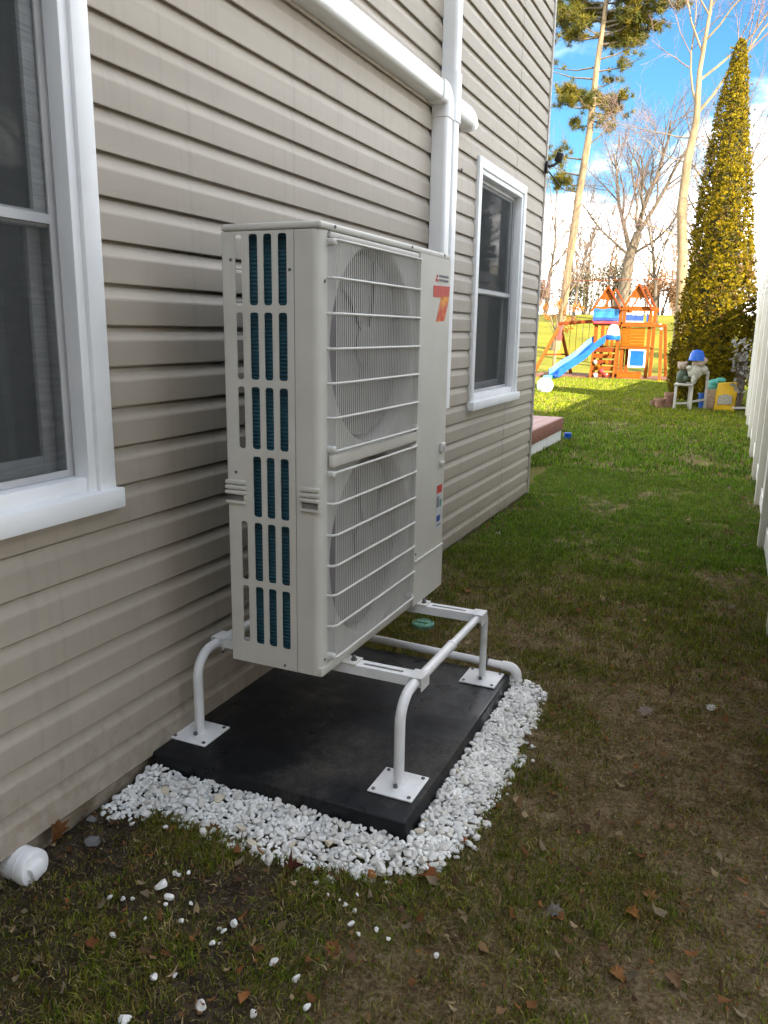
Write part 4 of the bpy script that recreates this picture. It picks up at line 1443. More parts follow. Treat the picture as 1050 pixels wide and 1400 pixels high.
tb = empty('stuffed_toy', (.86, 16.3, GZC + .5), 'cream stuffed toy with blue cap slumped over the chair back', 'toy')
blob('body', 'plush_white', [((.80, 16.28, GZC + .72), (.13, .12, .15)), ((.70, 16.22, GZC + .80), (.06, .05, .05)), ((.80, 16.15, GZC + .58), (.05, .05, .09)), ((.93, 16.32, GZC + .77), (.10, .09, .08))], tb)
blob('head', 'plush_tan', [((.86, 16.28, GZC + .90), (.11, .10, .09)), ((.95, 16.26, GZC + .94), (.055, .05, .06)), ((.77, 16.27, GZC + .88), (.04, .04, .06))], tb)
m = MB(); m.lathe((.81, 16.27, GZC + .94), [(.15, 0), (.135, .05), (.125, .12), (.09, .18), (.02, .20)], seg=18); m.box(.66, .78, 16.17, 16.33, GZC + .935, GZC + .955, .006); m.build('cap', 'slide_blue', tb, smooth=45)
tb2 = empty('stuffed_toy', (.58, 16.35, GZC + .5), 'brown headed stuffed toy in dark green sitting on the chair seat', 'toy')
blob('body', 'pot_green', [((.58, 16.36, GZC + .62), (.11, .11, .15)), ((.66, 16.2, GZC + .60), (.05, .09, .06))], tb2)
blob('head', 'plush_tan', [((.56, 16.34, GZC + .83), (.085, .08, .08)), ((.50, 16.34, GZC + .88), (.03, .03, .03)), ((.63, 16.34, GZC + .89), (.03, .03, .03))], tb2)
bk = empty('bucket', (1.02, 16.95, GZC), 'dark blue plastic bucket behind the wooden chair', 'bucket')
m = MB(); m.lathe((1.02, 16.95, GZC), [(.12, 0), (.15, .28), (.158, .285), (.158, .30), (.14, .30), (.13, .1)], seg=22); m.build('body', 'bucket_blue', bk)
m = MB(); m.tube([(1.02 + .158 * math.cos(t), 16.95 - .05 * math.sin(t) - .1, GZC + .29 + .03 * math.sin(t)) for t in np.linspace(0, math.pi, 12)], .005, 5); m.build('handle', 'bolt', bk)
# bag of soil: soft pillow shape standing up
bg_ = empty('soil_bag', (1.38, 16.5, GZC), 'standing yellow plastic soil bag with pale label by the conical tree', 'bag')
bm = bmesh.new(); bmesh.ops.create_cube(bm, size=1)
bmesh.ops.subdivide_edges(bm, edges=bm.edges[:], cuts=6, use_grid_fill=True)
bm.verts.index_update(); vs = []
for v in bm.verts:
    x, y, z = v.co
    puff = 1 - .75 * max(abs(x), abs(z)) ** 4 * 2
    sx = .36 * (1 - .10 * max(0, z)) + .012 * math.sin(z * 9)
    yy = y * .20 * max(.12, puff) + .012 * math.sin(x * 8 + z * 6)
    vs.append((1.38 + x * sx + .02 * z, 16.5 + yy, GZC + .27 + z * .54 + (.03 * x if z > 0 else 0)))
m = MB(); m.add(vs, [tuple(v.index for v in f.verts) for f in bm.faces]); bm.free(); m.build('bag', 'bag_yellow', bg_, smooth=60)
m = MB(); m.prism([(1.24, .13), (1.50, .15), (1.49, .30), (1.37, .33), (1.25, .29)], (0, 16.375, GZC), (1, 0, 0), (0, 0, 1), (0, 1, 0), .01); m.build('label_print', 'plush_white', bg_, smooth=0)
blob('teal_bag', 'bag_teal', [((1.18, 16.75, GZC + .50), (.16, .12, .09)), ((1.12, 16.72, GZC + .42), (.10, .1, .1)), ((1.25, 16.72, GZC + .56), (.1, .09, .06))], origin=(1.18, 16.75, GZC + .4), label='crumpled teal plastic bag piled beside the yellow soil bag', cat='bag')
bx = MB(); bx.box(1.03, 1.20, 16.62, 16.9, GZC, GZC + .40, .008); bx.box(1.04, 1.19, 16.6, 16.62, GZC + .05, GZC + .3, .004)
bx.build('cardboard_box', 'plush_tan', origin=(1.1, 16.75, GZC), label='pale cardboard box under the teal bag', cat='box')
for (x, y, r, h, lab) in ((.22, 16.35, .11, .20, 'larger terracotta plant pot left of the wooden chair'), (.36, 16.6, .09, .30, 'tall narrow terracotta plant pot behind the chair leg'), (.10, 16.55, .08, .13, 'smallest terracotta plant pot at the left end')):
    m = MB(); m.lathe((x, y, GZC), [(r * .7, 0), (r * .95, h * .8), (r * 1.1, h * .8), (r * 1.1, h), (r * .95, h), (r * .8, h * .5)], seg=18)
    m.build('plant_pot', 'terracotta', origin=(x, y, GZC), label=lab, cat='plant pot')
# thin dead shrub between tree and fence end
sh = empty('dry_shrub', (1.62, 16.3, GZC), 'pale dried shrub between the conical tree and the fence end', 'shrub')
m = MB()
r2 = random.Random(5)
for k in range(16):
    a = r2.uniform(0, 6.28); L = r2.uniform(.7, 1.35); sp = r2.uniform(.05, .22)
    pts = [(1.62, 16.3, GZC)]
    for q in range(1, 5):
        pts.append((1.62 + math.cos(a) * sp * q / 4 + r2.uniform(-.03, .03), 16.3 + math.sin(a) * sp * q / 4, GZC + L * q / 4))
    m.tube(pts, [.008, .006, .005, .004, .002], 4)
m.build('stem', 'twig', sh)
vs = []; tr = []; cl_ = []
for k in range(150):
    a = r2.uniform(0, 6.28); rr_ = r2.uniform(.03, .26); z = GZC + r2.uniform(.35, 1.35)
    c = np.array([1.62 + math.cos(a) * rr_, 16.3 + math.sin(a) * rr_, z]); s = r2.uniform(.03, .06)
    d1 = np.array([r2.uniform(-1, 1), r2.uniform(-1, 1), r2.uniform(-1, 1)]); d2 = np.array([r2.uniform(-1, 1), r2.uniform(-1, 1), r2.uniform(-1, 1)])
    o = len(vs)
    vs += [c - d1 * s, c + d2 * s, c + d1 * s, c - d2 * s]; tr += [(o, o + 1, o + 2), (o, o + 2, o + 3)]
    g = r2.uniform(.15, .34); cl_ += [(g, g * .98, g * .9)] * 4
bigmesh('dried_leaves', np.array(vs), np.array(tr), np.array(cl_), 'dead_leaf', parent=sh)
m = MB(); m.bar((1.52, 16.0, GZC + .11), (1.74, 16.05, GZC + .12), .09, .03); m.build('timber_offcut', 'chair_wood', origin=(1.6, 16.0, GZC), label='pale timber offcut on the ground at the fence end', cat='timber')

# ---------------------------------------------------------------- trees
def branch(out, p, d, L, r, depth, maxd, rg, spread=.7, upb=.25, nseg=5, kids=(7, 5, 5, 3), wob=.16, start=.35, rend=.35):
    pts = [Vector(p)]
    d = Vector(d).normalized()
    dirs = [d.copy()]
    for i in range(nseg):
        d = (d + Vector((rg.gauss(0, wob), rg.gauss(0, wob), rg.gauss(0, wob) + upb * .12))).normalized()
        pts.append(pts[-1] + d * (L / nseg)); dirs.append(d.copy())
    rad = [max(.0035, r * (1 - (1 - rend) * i / nseg)) for i in range(nseg + 1)]
    out.append((depth, pts, rad))
    if depth >= maxd:
        return
    nk = kids[min(depth, len(kids) - 1)]
    for k in range(nk):
        t = start + (1 - start) * (k + rg.random()) / nk
        i = min(nseg - 1, int(t * nseg)); f = t * nseg - i
        q = pts[i].lerp(pts[i + 1], f)
        rq = rad[i] + (rad[i + 1] - rad[i]) * f
        ax = dirs[i].cross(Vector((rg.gauss(0, 1), rg.gauss(0, 1), rg.gauss(0, 1)))).normalized()
        dd = (Matrix.Rotation(rg.uniform(.45, 1.0) * spread * 1.3, 3, ax) @ dirs[i])
        dd.z += upb * .4
        branch(out, q, dd, L * rg.uniform(.38, .62) * (1.15 - .35 * t), rq * rg.uniform(.45, .68), depth + 1, maxd, rg, spread, upb, max(3, nseg - 1), kids, wob * 1.1, .2, .3)


def tree_from(name, tubes, base, split, mt_trunk, mt_twig, label, group=None):
    e = empty(name, base, label, 'tree', group)
    a = MB(); b = MB()
    for depth, pts, rad in tubes:
        (a if depth <= split else b).tube(pts, rad, (9, 6, 4, 3, 3)[min(depth, 4)], caps=False)
    a.build('trunk', mt_trunk, e, smooth=60)
    if b.v:
        b.build('crown', mt_twig, e, smooth=60)
    return e


# tall bare tree beside the conical one
rg = random.Random(11)
tb_ = []
bx0, by0 = -.80, 33.0
zg = float(G(bx0, by0))
trunk = [(bx0, by0, zg - .3), (bx0 + .02, by0, 2.0), (bx0 - .12, by0, 4.2), (bx0 - .32, by0, 6.0), (bx0 - .28, by0, 7.6), (bx0 - .10, by0, 9.0), (bx0 - .15, by0, 10.6), (bx0 + .0, by0, 12.4), (bx0 + .1, by0, 14.5), (bx0 + .15, by0, 16.5)]
tb_.append((0, [Vector(q) for q in trunk], [.25, .215, .19, .175, .155, .125, .085, .06, .04, .02]))
for (z, x, dx, dy, dz, L, r) in ((9.2, -.9, .9, .1, .75, 4.8, .10), (9.4, -.9, -.55, -.2, .9, 4.0, .08), (10.3, -.95, .6, .3, .9, 4.4, .085), (11.2, -.9, -.6, .2, .9, 3.6, .07), (11.6, -.85, .8, -.2, .7, 3.6, .06), (12.4, -.8, -.4, -.4, .9, 3.2, .05), (12.6, -.8, .5, .4, .8, 3.0, .05), (13.5, -.75, .5, -.1, .9, 2.8, .045), (14, -.7, -.5, 0, .9, 2.5, .04), (15, -.65, .3, .1, .9, 2.2, .035),
                                 (6.1, -1.1, .75, -.2, .22, 2.2, .06), (6.9, -1.05, .5, .3, .5, 2.2, .035), (5.0, -1.0, -.8, .1, .35, 2.6, .05), (7.6, -1.1, -.7, .3, .45, 2.8, .04), (8.4, -1.0, -.8, 0, .5, 3.2, .04), (4.2, -.95, .7, .2, .5, 1.8, .03)):
    branch(tb_, (x, by0, z), (dx, dy, dz), L, r * .62, 1, 4, rg, .75, .25, 6, (0, 8, 6, 5, 3), .13)
tree_from('bare_tree', tb_, (bx0, by0, zg), 1, 'bark_pale', 'twig_pink', 'tall bare tree with pale trunk just left of the yellow conical tree', 'bare winter trees')

# broad bare tree behind the playset
rg = random.Random(23)
tb_ = []
bx0, by0 = -6.0, 54.0
zg = float(G(bx0, by0))
main = [(bx0, by0, zg - .3), (bx0 + .05, by0, 3.9), (bx0 + .3, by0, 6.2), (bx0 + .7, by0, 7.6)]
tb_.append((0, [Vector(q) for q in main], [.44, .38, .33, .27]))
for (p, d, L, r) in ((main[2], (-.55, .1, .95), 6.2, .24), (main[3], (.12, .0, 1.0), 6.4, .26), (main[3], (.62, .2, .85), 6.2, .22), (main[3], (-.25, -.2, 1.0), 5.0, .16), (main[2], (.8, -.2, .65), 4.8, .14), (main[2], (-.85, -.1, .55), 4.6, .14), (main[3], (.3, -.4, .9), 5.2, .15)):
    branch(tb_, p, d, L, r * .68, 1, 4, rg, .72, .22, 6, (0, 9, 7, 5, 3), .13, .3)
tree_from('bare_tree', tb_, (bx0, by0, zg), 1, 'bark_grey', 'twig', 'broad crowned bare grey tree rising behind the playset roofs', 'bare winter trees')

# generic bare trees, three shapes, copied
protos = []
for sd_i, H, mt in ((31, 9.0, 'bark_grey'), (37, 11.0, 'bark_grey'), (43, 7.0, 'bark_pale')):
    rg = random.Random(sd_i)
    tb_ = []
    branch(tb_, (0, 0, -.2), (0, 0, 1), H, .16 * H / 9, 0, 3, rg, .62, .35, 9, (13, 7, 5, 3), .07, .28, .18)
    protos.append((tb_, mt, H))
PM = []
for tb_, mt, H in protos:
    a = MB(); b = MB()
    for depth, pts, rad in tb_:
        (a if depth <= 1 else b).tube(pts, rad, (8, 5, 3, 3)[min(depth, 3)], caps=False)
    ma = a.mesh('trunk', (0, 0, 0), 60); ma.materials.append(MATS[mt])
    mb_ = b.mesh('crown', (0, 0, 0), 60); mb_.materials.append(MATS['twig' if mt == 'bark_grey' else 'twig_pink'])
    PM.append((ma, mb_, H))


def place_tree(kind, x, y, H, rz, label, group='bare winter trees'):
    ma, mb_, h0 = PM[kind]
    z = float(G(x, y))
    e = empty('bare_tree', (x, y, z), label, 'tree', group)
    e.rotation_euler = (0, 0, rz); s = H / h0; e.scale = (s, s, s)
    for nm, me in (('trunk', ma), ('crown', mb_)):
        o = bpy.data.objects.new(nm, me); COL.objects.link(o); o.parent = e
    return e


for (k, x, y, H, rz, lab) in (
        (2, -6.25, 31.0, 3.6, .4, 'slim pale sapling at the left end of the swing frame'),
        (2, -5.6, 33.5, 4.6, 1.4, 'forked pale sapling behind the swing beam'),
        (0, -8.6, 52, 7.0, .2, 'bare tree at the field edge between the pine and the broad tree'),
        (1, -12.2, 60, 9.5, 2.2, 'bare tree partly behind the pine trunk'),
        (0, -3.4, 50, 7.5, 3.3, 'bare tree just left of the tall pale trunk'),
        (1, -2.2, 58, 9.5, 4.1, 'bare tree between the broad tree and the tall pale trunk'),
        (1, .6, 46, 11.0, 5.0, 'bare tree seen past the top of the conical tree'),
        (0, -10.4, 66, 8.0, 1.1, 'bare tree on the horizon left of the playset roofs')):
    place_tree(k, x, y, H, rz, lab)
# trees over the fence, mirrored in the window panes
for (k, x, y, H, rz, lab) in ((1, 18, 19.5, 11, .3, 'bare tree over the fence, mirrored in the middle of the nearest window pane'), (0, 21.5, 22.5, 10, 1.2, 'bare tree over the fence, mirrored behind the nearest one'),
                              (1, 17.2, 14.0, 10, 2.5, 'bare tree over the fence, mirrored at the left of the nearest pane'), (0, 24, 19, 12, 3.6, 'bare tree over the fence, behind the spruce line'),
                              (1, 22, 16.5, 10, .9, 'bare tree over the fence, sixth from the cream house'), (0, 26, 24, 12, 1.9, 'bare tree over the fence, eighth from the cream house'), (1, 27, 29, 13, 2.9, 'bare tree over the fence, tallest of the mirrored wood'), (0, 29, 22, 13, 3.9, 'bare tree over the fence, farthest of those mirrored'), (1, 30, 33, 13, .2, 'bare tree over the fence at the back of the mirrored wood'), (0, 25, 38, 13, 5.9, 'bare tree over the fence at the far right of the mirrored wood'),
                              (1, 19.5, 23.5, 10, 3.3, 'bare tree over the fence in front of the mirrored wood'),
                              (1, 20.0, 27, 12, 4.4, 'tall bare tree over the fence mirrored in the far window'), (1, 9.5, 34, 10, 1.4, 'bare tree over the fence, nearest of those mirrored in the far window'), (0, 12.5, 39, 11, 2.4, 'bare tree over the fence, leftmost of those mirrored in the far window'), (1, 8.0, 42, 10, 3.1, 'bare tree over the fence, farthest of those mirrored in the far window'), (0, 23.5, 33, 12, 5.4, 'second bare tree mirrored in the far window')):
    place_tree(k, x, y, H, rz, lab, 'bare trees over the fence')

# far wood: a mass nobody could count
vs = []; tr = []; cl_ = []
r3 = np.random.default_rng(9)
wood = MB()
rgw = random.Random(3)
for k in range(150):
    x = rgw.uniform(-34, 14); y = rgw.uniform(68, 96)
    z = float(G(x, y)); H = rgw.uniform(5, 9.5)
    wood.tube([(x, y, z - .3), (x + rgw.gauss(0, .2), y, z + H * .5), (x + rgw.gauss(0, .4), y, z + H)], [.075, .055, .015], 4, caps=False)
    for q in range(22):
        t = rgw.uniform(.25, .95); a = rgw.uniform(0, 6.28); L = rgw.uniform(.8, 2.2) * (1.2 - t)
        p = Vector((x, y, z + H * t)); e = p + Vector((math.cos(a) * L, math.sin(a) * L, L * rgw.uniform(.3, 1.1)))
        wood.tube([p, (p + e) / 2 + Vector((0, 0, -.1)), e], [.035, .022, .008], 3, caps=False)
        for w in range(6):
            p2 = p.lerp(e, rgw.uniform(.3, 1)); e2 = p2 + Vector((rgw.gauss(0, .5), rgw.gauss(0, .5), rgw.uniform(.2, .8)))
            wood.tube([p2, e2], [.016, .006], 3, caps=False)
mat('wood_twig', (.15, .095, .062), (.21, .145, .10), scale=.6, rough=.9)
wood.build('far_wood', 'wood_twig', smooth=60, kind='stuff', label='far off bare wood along the top of the field', cat='wood')
# evergreen and brown-leaved thickets under it
def foliage_cloud(name, centers, n, size, cols, mt, parent=None, kind=None, flat=.5, seed=1, up=.2, **kw):
    r = np.random.default_rng(seed)
    c = np.array([q[0] for q in centers], float); rad = np.array([q[1] for q in centers], float)
    wts = rad.prod(1) ** (1 / 1.5); wts /= wts.sum()
    ci = r.choice(len(c), n, p=wts)
    d = r.normal(size=(n, 3)); d /= np.linalg.norm(d, axis=1)[:, None]
    rr_ = r.random(n) ** .45
    p = c[ci] + d * rad[ci] * rr_[:, None]
    a = r.normal(size=(n, 3)); a[:, 2] += up; a /= np.linalg.norm(a, axis=1)[:, None]
    b = np.cross(a, r.normal(size=(n, 3))); b /= np.linalg.norm(b, axis=1)[:, None]
    s = size * r.uniform(.6, 1.4, n)[:, None]
    v = np.stack([p - a * s * .5, p + b * s * flat * .5, p + a * s * .5, p - b * s * flat * .5], 1).reshape(-1, 3)
    i0 = np.arange(n) * 4
    t = np.concatenate([np.stack([i0, i0 + 1, i0 + 2], 1), np.stack([i0, i0 + 2, i0 + 3], 1)])
    cols = np.array(cols)
    cc = cols[r.integers(0, len(cols), n)] * r.uniform(.8, 1.2, (n, 1))
    return bigmesh(name, v, t, np.repeat(cc, 4, 0), mt, kind=kind, parent=parent, **kw)


for (x, y, w, h, kind, lab) in ((-9.6, 62, 3.0, 3.6, 0, 'dark evergreen thicket at the field edge behind the swing beam'), (-7.6, 63, 2.0, 4.2, 0, 'dark evergreen behind the left gable of the playset'), (-13.2, 60, 2.2, 2.6, 1, 'rust brown thicket left of the pine trunk'),
                                 (-4.6, 64, 2.4, 3.2, 1, 'tan brown thicket right of the playset roofs'), (-2.4, 62, 2.0, 3.8, 1, 'brown thicket behind the tall pale trunk')):
    z = float(G(x, y))
    e = empty('thicket', (x, y, z), lab, 'thicket', 'thickets at the field edge')
    m = MB()
    for q in range(7):
        a = q * .9
        m.tube([(x + math.cos(a) * .2, y + math.sin(a) * .2, z - .1), (x + math.cos(a) * w * .35, y + math.sin(a) * .6, z + h * .5), (x + math.cos(a) * w * .5, y + math.sin(a) * .8, z + h * .85)], [.06, .04, .01], 4, caps=False)
    m.build('trunk', 'bark_grey', e)
    cen = [((x + random.uniform(-.5, .5) * w, y + random.uniform(-.6, .6), z + h * random.uniform(.25, .8)), (w * .38, 1.0, h * .26)) for q in range(9)]
    cols = [(.035, .04, .015), (.05, .05, .02), (.07, .06, .025)] if kind == 0 else [(.16, .085, .04), (.20, .12, .06), (.13, .08, .045), (.18, .075, .025)]
    foliage_cloud('crown', cen, 2600, .16, cols, 'needle', parent=e, seed=int(abs(x) * 10))
# small oak keeping its orange leaves beside the swing beam
e = empty('oak_sapling', (-6.6, 38, float(G(-6.6, 38))), 'small oak with orange leaves over the swing beam', 'tree')
rg = random.Random(71); tb_ = []
branch(tb_, (-6.6, 38, float(G(-6.6, 38)) - .2), (.1, 0, 1), 2.7, .05, 0, 2, rg, .8, .2, 6, (8, 5), .12, .3)
m = MB()
for depth, pts, rad in tb_:
    m.tube(pts, rad, 5, caps=False)
m.build('trunk', 'bark_grey', e)
zz = float(G(-6.6, 38))
cen = [((-6.6 + dx, 38 + dy, zz + dz), (.42, .4, .22)) for dx, dy, dz in ((.3, 0, 2.0), (-.4, .1, 1.8), (.7, -.1, 1.6), (0, .2, 2.4), (.9, 0, 2.2), (-.7, 0, 2.2), (.4, 0, 1.2))]
foliage_cloud('crown', cen, 700, .12, [(.34, .13, .025), (.40, .18, .05), (.28, .10, .03)], 'dead_leaf', parent=e, seed=4)

# tall pine
pine = empty('pine_tree', (-6.9, 40, float(G(-6.9, 40))), 'tall leaning pine with tufted yellow green crown beside the house corner', 'tree')
tp = [(-7.05, 40, .2), (-6.78, 40, 2.2), (-6.58, 40, 4.8), (-6.36, 40, 7.6), (-6.05, 40, 10.4), (-5.93, 40, 13), (-5.72, 40, 15.5), (-5.6, 40, 18.0), (-5.5, 40, 20.0)]
m = MB(); m.tube(tp, [.24, .21, .19, .175, .155, .13, .10, .07, .02], 10, caps=False)
rg = random.Random(8)


def pt_at(z):
    for (a, b) in zip(tp[:-1], tp[1:]):
        if a[2] <= z <= b[2]:
            t = (z - a[2]) / (b[2] - a[2]); return Vector(a).lerp(Vector(b), t)
    return Vector(tp[-1])


tufts = []
br = MB()
specs = []
for z in np.arange(14.1, 19.8, .33):
    for q in range(3):
        specs.append((z, rg.uniform(0, 6.28), rg.uniform(1.5, 2.6) * (1.0 if z < 17 else (20.5 - z) / 3.5), .30, 10))
specs += [(15.0, .1, 3.3, .12, 14), (15.4, -.15, 2.9, .1, 13), (14.6, .25, 2.7, .05, 12), (15.2, 3.0, 2.6, .12, 12), (15.6, 3.3, 2.4, .1, 12), (14.4, 3.1, 2.0, .1, 8), (16.2, .1, 3.0, .2, 14)]
specs += [(11.6, 0.0, 1.45, .12, 9), (11.3, .35, 1.3, .0, 8), (11.9, 2.9, 1.5, .15, 9), (11.5, 3.3, 1.6, .15, 9), (12.0, 3.0, 1.5, .25, 8), (11.8, 1.4, 1.2, .1, 8), (11.4, 4.6, 1.2, .1, 8), (11.0, .1, .9, -.25, 5), (10.8, 2.8, 1.0, .05, 4)]
specs += [(8.6, 3.1, 1.9, .35, 5), (9.3, 2.9, 2.0, .3, 5), (7.9, 3.2, 1.5, .3, 6), (8.2, 3.3, .9, .2, 5)]
specs += [(12.7, 3.1, 2.4, .25, 1), (13.2, 2.9, 2.2, .1, 1), (13.0, .2, 2.0, .2, 4), (13.5, .2, 1.8, .3, 4), (9.9, .1, 1.2, .9, 1), (12.4, 1.0, 1.3, .3, 3)]
for (z, a, L, rise, nt_) in specs:
    nt_ = nt_ if nt_ < 2 else int(nt_ * 3.0)
    p = pt_at(z); d = Vector((math.cos(a), math.sin(a), rise))
    pts = [p, p + d * L * .45 + Vector((0, 0, -.08)), p + d * L + Vector((0, 0, .1))]
    br.tube(pts, [.045, .03, .012], 4, caps=False)
    for k in range(nt_):
        t = rg.uniform(.45, 1.05)
        c = p + d * L * t + Vector((rg.gauss(0, .2), rg.gauss(0, .25), rg.gauss(.1, .15)))
        tufts.append(c)
        if k % 2 == 0:
            br.tube([p + d * L * t * .85, c], [.012, .006], 3, caps=False)
m.build('trunk', 'bark_pale', pine, smooth=60)
br.build('branches', 'bark_grey', pine, smooth=60)
tf = np.array([tuple(q) for q in tufts]); nn = 46
rp = np.random.default_rng(12)
c = np.repeat(tf, nn, 0) + rp.normal(size=(len(tf) * nn, 3)) * .05
d = rp.normal(size=c.shape); d[:, 2] += .45; d /= np.linalg.norm(d, axis=1)[:, None]
L = rp.uniform(.16, .34, (len(c), 1)); sd2 = np.cross(d, rp.normal(size=c.shape)); sd2 /= np.linalg.norm(sd2, axis=1)[:, None]
v = np.stack([c - sd2 * .014, c + sd2 * .014, c + d * L], 1).reshape(-1, 3)
base_c = np.array([[.12, .105, .014], [.095, .09, .016], [.15, .12, .016], [.07, .075, .018]])
tcc = np.repeat(base_c[rp.integers(0, 4, len(tf))], nn, 0) * rp.uniform(.8, 1.2, (len(c), 1))
bigmesh('crown', v, np.arange(len(c) * 3).reshape(-1, 3), np.repeat(tcc, 3, 0), 'needle', parent=pine, kind=None)

# conical arborvitae
av = empty('conical_tree', (.98, 17.7, GZC), 'tall yellow green conical evergreen catching the sun at the end of the fence', 'tree')
ra = np.random.default_rng(5)
AVX, AVY, AVH = .96, 17.7, 6.72


def av_r(z):
    t = np.clip(z / AVH, 0, 1)
    return .84 * np.clip((1 - t), 0, 1) ** .62 * (1 - .30 * np.exp(-(t / .07))) * (1 - .10 * t) + .015


nc_ = 19000; per_ = 8
z0c = np.where(ra.random(nc_) < .4, ra.random(nc_) * AVH, AVH * (1 - np.sqrt(ra.random(nc_) * .985)))
thc = ra.random(nc_) * 2 * np.pi
lump = .80 + .34 * fbm(np.cos(thc) * 2.6 + 7, np.sin(thc) * 2.6 + z0c * 1.5, 61) + .24 * (fbm(thc * 5, z0c * 3.2, 67) - .5)
rc = av_r(z0c) * lump * (1 - .20 * ra.random(nc_) ** 2) + np.where(ra.random(nc_) < .06, ra.uniform(.02, .10, nc_), 0)
pc_ = np.stack([AVX + .05 * np.sin(z0c * .9) + np.cos(thc) * rc, AVY + np.sin(thc) * rc, GZC + z0c + .06], 1)
outc = np.stack([np.cos(thc), np.sin(thc), np.zeros(nc_)], 1)
axc = outc * .55 + np.array([0, 0, 1.0]) + ra.normal(size=(nc_, 3)) * .28
axc /= np.linalg.norm(axc, axis=1)[:, None]
sdc = np.cross(axc, outc + ra.normal(size=(nc_, 3)) * .45); sdc /= np.linalg.norm(sdc, axis=1)[:, None]
szc = ra.uniform(.035, .105, nc_) * (1 - .35 * z0c / AVH)
n = nc_ * per_
k_ = np.tile(np.arange(per_), nc_)
ix_ = np.repeat(np.arange(nc_), per_)
fan_a = (k_ - (per_ - 1) / 2) / per_ * 1.7 + ra.normal(0, .12, n)
dirv = axc[ix_] * np.cos(fan_a)[:, None] + sdc[ix_] * np.sin(fan_a)[:, None] + outc[ix_] * ra.normal(0, .12, n)[:, None]
ln = szc[ix_] * ra.uniform(.6, 1.15, n)
p = pc_[ix_] + dirv * (ln * .15)[:, None]
tip = pc_[ix_] + dirv * ln[:, None]
wv_ = np.cross(dirv, outc[ix_] + ra.normal(size=(n, 3)) * .35); wv_ /= np.linalg.norm(wv_, axis=1)[:, None]
w_ = (ln * .17)[:, None]
md = p * .45 + tip * .55
v = np.stack([p, md + wv_ * w_, tip, md - wv_ * w_], 1).reshape(-1, 3)
i0 = np.arange(n) * 4
t = np.concatenate([np.stack([i0, i0 + 1, i0 + 2], 1), np.stack([i0, i0 + 2, i0 + 3], 1)])
palette = np.array([[.20, .15, .006], [.165, .128, .007], [.12, .098, .008], [.225, .162, .007], [.06, .058, .010], [.14, .085, .02]])
pick_ = np.clip((fbm(thc * 4, z0c * 3, 83) * 9 - 2 + ra.normal(0, 1.1, nc_)).astype(int), 0, 5)
cc = palette[pick_][ix_] * ra.uniform(.8, 1.2, (n, 1)) * ra.uniform(.85, 1.15, nc_)[ix_][:, None]
bigmesh('crown', v, t, np.repeat(cc, 4, 0), 'needle', parent=av, kind=None)
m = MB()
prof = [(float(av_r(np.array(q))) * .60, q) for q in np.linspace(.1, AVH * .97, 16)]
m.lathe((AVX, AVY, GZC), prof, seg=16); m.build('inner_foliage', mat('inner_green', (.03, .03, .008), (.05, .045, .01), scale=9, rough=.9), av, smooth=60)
m = MB(); m.tube([(AVX, AVY, GZC - .1), (AVX, AVY, GZC + 2)], [.11, .08], 8); m.build('trunk', 'bark_grey', av)

# unseen evergreens, added to darken the heat pump's near side
for i, (x, y, k, lab) in enumerate(((.6, -6.5, 1.15, 'unseen evergreen added behind the camera to block light, nearest the tan house'), (2.6, -7.4, 1.3, 'unseen evergreen added behind the camera to block light, middle of the row'), (4.8, -6.8, 1.2, 'unseen evergreen added behind the camera to block light, nearest the cream house'))):
    c = copy_tree(av)
    c.location = (x, y, float(G(x, y))); c.scale = (k * 1.35, k * 1.35, k); c.rotation_euler = (0, 0, i * 1.3)
    tag(c, lab, 'tree', 'unseen evergreens added to block light')

for q, (x, y, H, lab) in enumerate(((6.9, 26, 8.5, 'dark spruce beyond the fence, nearest of those mirrored in the far window'), (9.6, 30, 9.5, 'dark spruce beyond the fence, right of those mirrored in the far window'), (6.6, 33, 9.0, 'dark spruce beyond the fence, left of those mirrored in the far window'))):
    zg = float(G(x, y))
    e = empty('spruce_tree', (x, y, zg), lab, 'tree', 'spruces over the fence')
    m = MB(); m.tube([(x, y, zg - .1), (x, y, zg + H * .9)], [.16, .03], 7); m.build('trunk', 'bark_grey', e)
    cen = [((x, y, zg + .5 + (H - .8) * k / 11), (1.55 * (1 - k / 12.5), 1.55 * (1 - k / 12.5), H / 13)) for k in range(12)]
    foliage_cloud('crown', cen, 7000, .28, [(.016, .024, .010), (.022, .030, .012), (.03, .036, .014)], 'needle', parent=e, seed=200 + q)

# overhead wire
m = MB(); pts = []
for k in range(25):
    t = k / 24
    pts.append((-30 + 45 * t, 47, 4.75 - 1.2 * math.sin(math.pi * t) * .35))
m.tube(pts, .022, 5); m.build('utility_wire', 'cedar_dark', origin=(0, 47, 4.5), label='thin utility wire crossing above the playset', cat='wire')

# ---------------------------------------------------------------- white stones
def stone_meshes(mt, n, seed):
    out = []
    r = random.Random(seed)
    for k in range(n):
        bm = bmesh.new(); bmesh.ops.create_icosphere(bm, subdivisions=2, radius=1)
        sx, sy, sz = r.uniform(1.0, 1.7), r.uniform(.9, 1.3), r.uniform(.65, 1.1)
        cuts = [(Vector((r.gauss(0, 1), r.gauss(0, 1), r.gauss(0, 1))).normalized(), r.uniform(.38, .72)) for q in range(9)]
        for v in bm.verts:
            for nrm, dd in cuts:
                e = v.co.dot(nrm) - dd
                if e > 0: v.co -= nrm * e * .97
            v.co = Vector((v.co.x * sx, v.co.y * sy, v.co.z * sz))
        me = bpy.data.meshes.new('pebble'); bm.to_mesh(me); bm.free()
        me.polygons.foreach_set('use_smooth', [True] * len(me.polygons)); me.set_sharp_from_angle(angle=R(18))
        me.materials.append(MATS[mt]); out.append(me)
    return out


